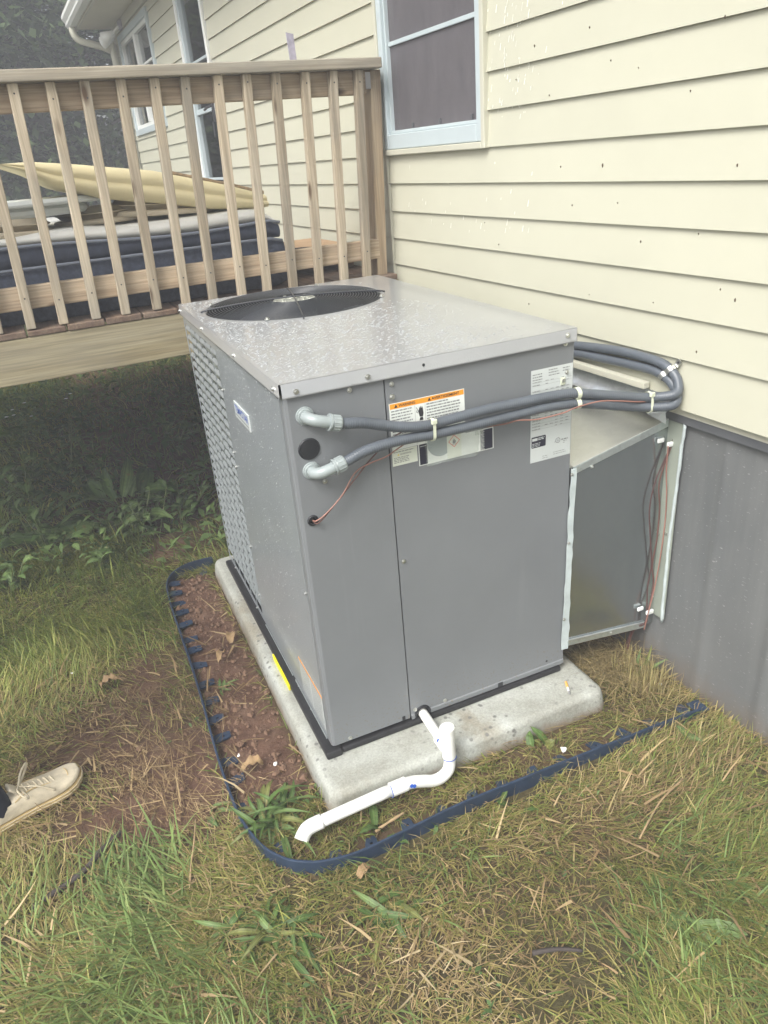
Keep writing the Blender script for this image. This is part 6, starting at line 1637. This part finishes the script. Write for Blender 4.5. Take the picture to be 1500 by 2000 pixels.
# daisies, a pale sprinkle on the lit grass beyond the deck
rg = np.random.default_rng(8); m = 90
fx, fy = rg.uniform(-2.2, -0.5, m), rg.uniform(4.2, 7.0, m); vs = []; fs = []
for a, b in zip(fx, fy):
    i = len(vs); r = 0.016; zz = 0.10 + rg.random() * .08
    vs += [(a, b, zz + .004)] + [(a + r * math.cos(t), b + r * math.sin(t), zz) for t in np.linspace(0, 2 * math.pi, 7)[:-1]]
    fs += [(i, i + 1 + k, i + 1 + (k + 1) % 6) for k in range(6)]
np_mesh('daisies', 'white flowers sprinkled on the sunlit grass beyond the deck', np.array(vs), np.array(fs), np.full((len(vs), 3), .75), 'straw')

# ================================================================== TREES BEYOND THE DECK
def tree(label, x, y, h, cr, n, seed, low=0.12, dark=1.0, leaf=0.14):
    rg = np.random.default_rng(seed); pr2 = random.Random(seed)
    t = thing('tree', label, 'tree', (x, y, -0.02), 0, 'trees beyond the deck')
    tr = MB(); base = Vector((x, y, -0.1)); topv = Vector((x + pr2.uniform(-.4, .4), y + pr2.uniform(-.4, .4), h * 0.8))
    tr.tube([base, base.lerp(topv, .35) + Vector((pr2.uniform(-.15, .15), 0, 0)), base.lerp(topv, .7), topv], lambda q, d: 0.16 * (1 - q) ** .8 + 0.02, 9, 5)
    cs = []
    for k in range(46):
        a = pr2.uniform(0, 6.283); zz = h * (low + (1 - low) * (k + pr2.random()) / 46); f = math.sin(math.pi * min(1, max(.05, (zz / h - low * .6) / (1.06 - low * .6)))) ** .6
        r = cr * f * math.sqrt(pr2.uniform(.15, 1)); c = Vector((x + r * math.cos(a), y + r * math.sin(a), zz)); cs.append(c)
        s0 = base.lerp(topv, min(.95, max(.1, (zz - 0.5 * r) / (h * .8))))
        tr.tube([s0, s0.lerp(c, .5) + Vector((0, 0, .1 * r)), c], lambda q, d: 0.035 * (1 - q) + 0.006, 5, 3)
    tr.build('trunk', M['bark'], t, smooth=True)
    cc = np.array([tuple(c) for c in cs]); idx = rg.integers(0, len(cs), n)
    p = cc[idx] + rg.normal(0, 1, (n, 3)) * np.array([.36, .36, .26]) * (cr / 2.2)
    p[:, 2] = np.maximum(p[:, 2], 0.12)
    L = rg.uniform(.6, 1.3, n) * leaf; ya = rg.uniform(0, 6.28, n); pi_ = rg.normal(-.35, .5, n)
    d = np.stack([np.cos(ya) * np.cos(pi_), np.sin(ya) * np.cos(pi_), np.sin(pi_)], -1); s = np.stack([-np.sin(ya), np.cos(ya), rg.normal(0, .4, n)], -1); W = L * .32
    v = np.stack([p, p + d * (L * .45)[:, None] + s * W[:, None], p + d * L[:, None], p + d * (L * .45)[:, None] - s * W[:, None]], 1).reshape(-1, 3)
    tone = rg.uniform(.45, 1.5, len(cs))[idx][:, None]; q = rg.random(n)[:, None]
    c = (np.array([.05, .09, .04]) * (1 - q) + np.array([.19, .27, .11]) * q ** 1.5) * tone * dark
    o = np_mesh('crown', None, v, np.tile([0, 1, 2, 3], (n, 1)) + (np.arange(n) * 4)[:, None], np.repeat(c, 4, 0), 'foliage', None)
    o.data.transform(WM[t.name].inverted()); o.parent = t
    return t
tree('broad dark leafy tree beyond the deck, nearest the house corner', 0.1, 11.2, 6.5, 2.0, 20250, 31, .06)
tree('dark leafy tree beyond the deck, second from the house corner', -2.0, 10.4, 7.2, 2.3, 22950, 32, .05)
tree('leafy tree at the far left edge above the deck rail', -4.3, 11.0, 7.5, 2.5, 20250, 33, .05, 1.1)
tree('tall dark tree standing behind the others beside the house', -0.9, 13.6, 9.5, 2.8, 18900, 34, .08, .85, .14)
tree('tall tree behind the far left trees', -3.6, 14.5, 10.0, 3.0, 18900, 35, .08, .9, .14)
tree('dark tree half hidden behind the far house corner', 1.9, 14.2, 9.0, 2.8, 16200, 36, .06, 0.85, .16)
tree('thick low tree closing the gap behind the first row', -1.2, 12.2, 5.5, 2.4, 19000, 37, .03, .9, .15)
tree('thick low tree at left behind the white table top', -3.2, 12.6, 6.0, 2.6, 19000, 38, .03, .9, .15)

# ================================================================== ADDED VEIL: LIFTS DARKS, FADES FAR TREES
hz = MB().box((-9.5, -3.2, -1.2), (6.5, 20.5, 12.2)).build('added_haze', None)
tag(hz, 'thin pale veil added round the yard to lift the darks', kind='stuff')
m_ = bpy.data.materials.new('added_haze'); m_.use_nodes = True; nn_ = m_.node_tree.nodes
nn_.remove(nn_['Principled BSDF'])
pv = nn_.new('ShaderNodeVolumePrincipled'); pv.inputs['Color'].default_value = (0.93, 0.96, 1.0, 1); pv.inputs['Density'].default_value = HAZE
m_.node_tree.links.new(pv.outputs[0], nn_['Material Output'].inputs['Volume'])
hz.data.materials.append(m_)

# ================================================================== PERSON STEPPING IN AT THE LEFT EDGE
ps = thing('person', 'dirty cream laced sneaker and dark trouser hem stepping in at the left edge', 'person', (-0.98, 0.24, 0.0), 0)
def skin_mesh(name, nodes, bones, mat, root=0, sub=2):
    """one continuous surface grown over a jointed skeleton"""
    me = bpy.data.meshes.new(name)
    W = WM[ps.name].inverted()
    me.from_pydata([W @ Vector(n_[0]) for n_ in nodes], bones, [])
    o = bpy.data.objects.new(name, me); COL.objects.link(o); o.parent = ps
    sk = o.modifiers.new('skin', 'SKIN'); sk.use_smooth_shade = True
    for i, n_ in enumerate(nodes):
        r = n_[1]; v = me.skin_vertices[0].data[i]; v.radius = r if hasattr(r, '__len__') else (r, r); v.use_root = (i == root)
    sb = o.modifiers.new('sub', 'SUBSURF'); sb.levels = sub; sb.render_levels = sub
    me.materials.append(mat); WM[o.name] = WM[ps.name]
    return o
FA = math.radians(18.0)
FM = Matrix.Translation((-0.853, 0.305, 0.006)) @ Matrix.Rotation(FA, 4, 'Z')        # right foot, toe along +x of this frame
BMx = Matrix.Translation((-1.42, -0.02, 0.006)) @ Matrix.Rotation(math.radians(10), 4, 'Z')
def fw(q, T=FM): return tuple(T @ Vector(q))
anR, anL = fw((-0.085, 0, 0.085)), fw((-0.085, 0, 0.085), BMx)
knR, knL = (-1.06, 0.24, 0.49), (-1.36, 0.02, 0.49)
hpR, hpL = (-1.20, 0.12, 0.90), (-1.24, 0.30, 0.90)
pel, che, nec, hed = (-1.22, 0.21, 0.97), (-1.20, 0.21, 1.32), (-1.19, 0.21, 1.50), (-1.17, 0.21, 1.66)
shR, shL = (-1.19, 0.02, 1.42), (-1.22, 0.40, 1.42)
elR, elL, haR, haL = (-1.22, -0.04, 1.14), (-1.26, 0.46, 1.14), (-1.12, -0.05, 0.90), (-1.16, 0.46, 0.90)
body = skin_mesh('body', [(pel, (.14, .11)), (che, (.155, .11)), (nec, (.055, .055)), (hed, (.085, .10)), ((-1.165, 0.21, 1.755), (.06, .065)), (hpR, .085), (knR, .056), (anR, .036), (hpL, .085), (knL, .056), (anL, .036), (shR, .055), (elR, .040), (haR, .027), (shL, .055), (elL, .040), (haL, .027)],
    [(0, 1), (1, 2), (2, 3), (3, 4), (0, 5), (5, 6), (6, 7), (0, 8), (8, 9), (9, 10), (1, 11), (11, 12), (12, 13), (1, 14), (14, 15), (15, 16)], M['skin'])
skin_mesh('trousers', [((pel[0], pel[1], 1.0), (.155, .125)), (hpR, .10), (knR, .075), (fw((-0.105, 0, 0.115)), .058), (hpL, .10), (knL, .075), (fw((-0.105, 0, 0.115), BMx), .058)], [(0, 1), (1, 2), (2, 3), (0, 4), (4, 5), (5, 6)], M['denim'])
skin_mesh('shirt', [((pel[0], pel[1], 0.95), (.165, .135)), (che, (.175, .13)), ((nec[0], nec[1], 1.46), .075), (shR, .075), (elR, .058), (shL, .075), (elL, .058)], [(0, 1), (1, 2), (1, 3), (3, 4), (1, 5), (5, 6)], M['shirt'])
skin_mesh('hair', [((-1.18, 0.21, 1.73), (.085, .098)), ((-1.215, 0.21, 1.68), (.07, .085))], [(0, 1)], M['hair'])
for hx in (haR, haL):                                       # hands: palm and five bent fingers
    h_ = Vector(hx); nd = [(tuple(h_), .022), (tuple(h_ + Vector((0.02, 0, -0.07))), (.032, .014))]; bn = [(0, 1)]
    for k in range(4):
        b = len(nd); yy = (k - 1.5) * 0.017
        nd += [(tuple(h_ + Vector((0.025, yy, -0.095))), .0085), (tuple(h_ + Vector((0.035, yy, -0.13 + .006 * abs(k - 1)))), .008), (tuple(h_ + Vector((0.03, yy, -0.165 + .012 * abs(k - 1)))), .0068)]
        bn += [(1, b), (b, b + 1), (b + 1, b + 2)]
    b = len(nd); nd += [(tuple(h_ + Vector((0.035, -0.03, -0.05))), .010), (tuple(h_ + Vector((0.05, -0.035, -0.085))), .0085)]; bn += [(0, b), (b, b + 1)]
    skin_mesh('hand', nd, bn, M['skin'])
def shoe(T):
    # outline half widths along the length: heel at -0.15, toe cap at +0.15
    xs = [-0.150, -0.146, -0.132, -0.10, -0.055, 0.0, 0.05, 0.09, 0.118, 0.138, 0.149, 0.153]
    hw = [0.006, 0.020, 0.031, 0.0365, 0.036, 0.0375, 0.047, 0.050, 0.045, 0.033, 0.017, 0.004]
    sk = [0, 0, 0, 0, 0, .001, .003, .005, .008, .011, .012, .012]          # outline leans to the big toe side
    rise = [0.004, .003, .001, 0, 0, 0, 0, .001, .004, .008, .012, .014]
    mb = MB(T); nst = len(xs); vs = []; prof = [(0.97, 0.0), (1.06, 0.004), (1.07, 0.016), (1.045, 0.026), (1.0, 0.030)]
    loop = [(i, 1) for i in range(nst)] + [(i, -1) for i in range(nst - 1, -1, -1)]
    for f, z in prof:
        for i, s_ in loop: vs.append((xs[i] * (1 + (f - 1) * .35), s_ * hw[i] * f + sk[i], z + rise[i]))
    L_ = len(loop)
    fs = [tuple(range(L_))] + [(k * L_ + i, k * L_ + (i + 1) % L_, (k + 1) * L_ + (i + 1) % L_, (k + 1) * L_ + i) for k in range(len(prof) - 1) for i in range(L_)] + [tuple((len(prof) - 1) * L_ + i for i in range(L_ - 1, -1, -1))]
    mb.add(vs, fs); so = mb.build('sole', M['sole'], ps, smooth=True)
    mb = MB(T)
    for z in (0.0125, 0.0225): mb.tube([(xs[i] * 1.022, s_ * hw[i] * 1.075 + sk[i], z + rise[i]) for i, s_ in loop] , 0.0012, 5)
    mb.build('foxing_line', M['lace'], so, smooth=True)
    # upper: arches over the foot, open at the ankle
    top = [0.075, 0.086, 0.090, 0.082, 0.080, 0.090, 0.070, 0.0565, 0.051, 0.046, 0.040, 0.033]
    mb = MB(T); vs = []; na = 15
    for i in range(nst):
        for k in range(na):
            a = math.pi * k / (na - 1); c_, s_ = math.cos(a), math.sin(a)
            px = 0.55 if i > 4 else 0.30
            wv = 0.0022 * math.sin(xs[i] * 160 + c_ * 3) * s_ if 4 < i < 8 else 0.0
            vs.append((xs[i] - (0.006 * s_ if i == nst - 1 else 0), math.copysign(abs(c_) ** px, c_) * hw[i] * (1.0 - 0.25 * max(0, s_ - .6) * (i < 5)) + sk[i], 0.028 + rise[i] + (top[i] - 0.028) * s_ ** (0.62 if i > 6 else 0.8) + wv))
    fs = []
    for i in range(nst - 1):
        for k in range(na - 1):
            if i in (1, 2, 3) and 4 <= k <= 9: continue            # ankle opening
            fs.append((i * na + k, i * na + k + 1, (i + 1) * na + k + 1, (i + 1) * na + k))
    mb.add(vs, fs); up = mb.build('upper', M['shoe'], ps, smooth=True)
    m1 = up.modifiers.new('thick', 'SOLIDIFY'); m1.thickness = 0.004; m1.offset = -1
    m2 = up.modifiers.new('sub', 'SUBSURF'); m2.levels = 1; m2.render_levels = 2
    mb = MB(T)                                                       # toe cap seam and eyestay seams
    mb.tube([(0.098 + 0.016 * math.sin(math.pi * q), (1 - 2 * q) * 0.047 + .005, 0.032 + 0.0265 * math.sin(math.pi * q) ** .6) for q in np.linspace(0, 1, 15)], 0.0013, 5)
    for sgn in (1, -1): mb.tube([(-0.045, sgn * 0.030, 0.074), (0.0, sgn * 0.024, 0.084), (0.045, sgn * 0.020, 0.071), (0.075, sgn * 0.018, 0.0605)], 0.0016, 5, 4)
    mb.build('seams', M['sole'], up, smooth=True)
    mb = MB(T)
    for k in range(6):
        x = -0.015 + 0.0155 * k; zt_ = 0.0925 - 0.0052 * k
        mb.tube([(x, 0.022, zt_ - 0.008), (x + 0.004, 0.008, zt_ + 0.001), (x + 0.007, -0.008, zt_ + 0.001), (x + 0.011, -0.022, zt_ - 0.009)], 0.0028, 6, 4, flat=.7)
    mb.tube([(-0.02, 0.0, 0.096), (0.0, 0.03, 0.112), (0.022, 0.052, 0.118), (0.026, 0.058, 0.108), (0.004, 0.032, 0.098), (-0.02, 0.0, 0.094)], 0.0034, 6, 5)
    mb.tube([(-0.02, 0.0, 0.096), (-0.028, -0.03, 0.105), (-0.018, -0.058, 0.092), (-0.010, -0.048, 0.083), (-0.02, 0.0, 0.094)], 0.0030, 6, 5)
    mb.tube([(-0.02, 0.0, 0.095), (0.025, -0.028, 0.085), (0.062, -0.046, 0.054)], 0.0028, 6, 4)
    mb.build('laces', M['lace'], ps, smooth=True)
    mb = MB(T); mb.tube([(-0.02, 0, 0.075), (-0.035, 0, 0.098), (-0.046, 0, 0.112)], lambda q, d: 0.024 - 0.004 * q, 10, 3, flat=.3)
    mb.build('tongue', M['shoe'], ps, smooth=True)
    mb = MB(T); mb.tube([(-0.085, 0, 0.05), (-0.092, 0, 0.09), (-0.105, 0, 0.15)], lambda q, d: 0.036 + .006 * q, 12, 3)
    mb.build('sock', M['denim'], ps, smooth=True)
shoe(FM); shoe(BMx @ Matrix.Scale(-1, 4, (0, 1, 0)))

# ================================================================== RAIN ON THE UNIT
def drops(name, label, n, fn, rr, seed):
    rg = np.random.default_rng(seed); vs = []; fs = []
    prof = [(1.0, 0.0), (0.84, 0.24), (0.45, 0.38)]
    for _ in range(n):
        q = fn(rg)
        if q is None: continue
        o, e1, e2, nn_ = [Vector(a) for a in q]; r = rr[0] + (rr[1] - rr[0]) * rg.random() ** 3; st = rg.uniform(.8, 1.5)
        b = len(vs)
        for f, hh in prof:
            for k in range(7):
                a = 2 * math.pi * k / 7
                vs.append(o + e1 * (math.cos(a) * r * f * st) + e2 * (math.sin(a) * r * f) + nn_ * (r * hh))
        vs.append(o + nn_ * (r * .43))
        for j in range(2):
            for k in range(7): fs.append((b + j * 7 + k, b + j * 7 + (k + 1) % 7, b + (j + 1) * 7 + (k + 1) % 7, b + (j + 1) * 7 + k))
        for k in range(7): fs.append((b + 14 + k, b + 14 + (k + 1) % 7, b + 21, b + 21))
    me = bpy.data.meshes.new(name); me.from_pydata([tuple(v) for v in vs], [], [f if f[2] != f[3] else f[:3] for f in fs]); me.update()
    for p in me.polygons: p.use_smooth = True
    me.materials.append(M['water']); o = bpy.data.objects.new(name, me); COL.objects.link(o)
    return tag(o, label, kind='stuff')
def lid_pt(rg):
    x, y = rg.uniform(0.006, 0.83), rg.uniform(0.006, 1.35)
    if math.hypot(x - FCX, y - FCY) < 0.338: return None
    wet = (1 - float(sstep(0.40, 0.78, np.array(x + 0.12 * (float(vnoise(np.array(x * 6), np.array(y * 6))) - .5) + 0.10 * (y - .5)))))
    if rg.random() > wet: return None
    return (x, y, ZT + 0.0002), (1, 0, 0), (0, 1, 0), (0, 0, 1)
drops('rain_drops', 'rain drops beaded on the unit lid', 11000, lid_pt, (0.0014, 0.0050), 3)
def side_pt(rg):
    y, z = rg.uniform(0.06, 0.77), 1.17 - 1.0 * rg.random() ** 1.6
    if rg.random() > 1 - max(0, (0.30 - y) / 0.3) * .9: return None
    return (E0 + 0.0006, y, z), (0, 1, 0), (0, 0, 1), (-1, 0, 0)
drops('rain_drops', 'fine rain drops on the unit side panel', 1100, side_pt, (0.0007, 0.0016), 4)
def front_pt(rg):
    if rg.random() < .35: return (rg.uniform(0.01, 0.5), y0 - 0.0028, rg.uniform(1.184, 1.19)), (1, 0, 0), (0, 0, 1), (0, -1, 0)
    x, z = rg.uniform(0.02, 0.28), rg.uniform(0.93, 1.16)
    return (x, E0 - 0.0001, z), (1, 0, 0), (0, 0, 1), (0, -1, 0)
drops('rain_drops', 'few rain drops on the front below the lid', 230, front_pt, (0.0006, 0.0017), 5)
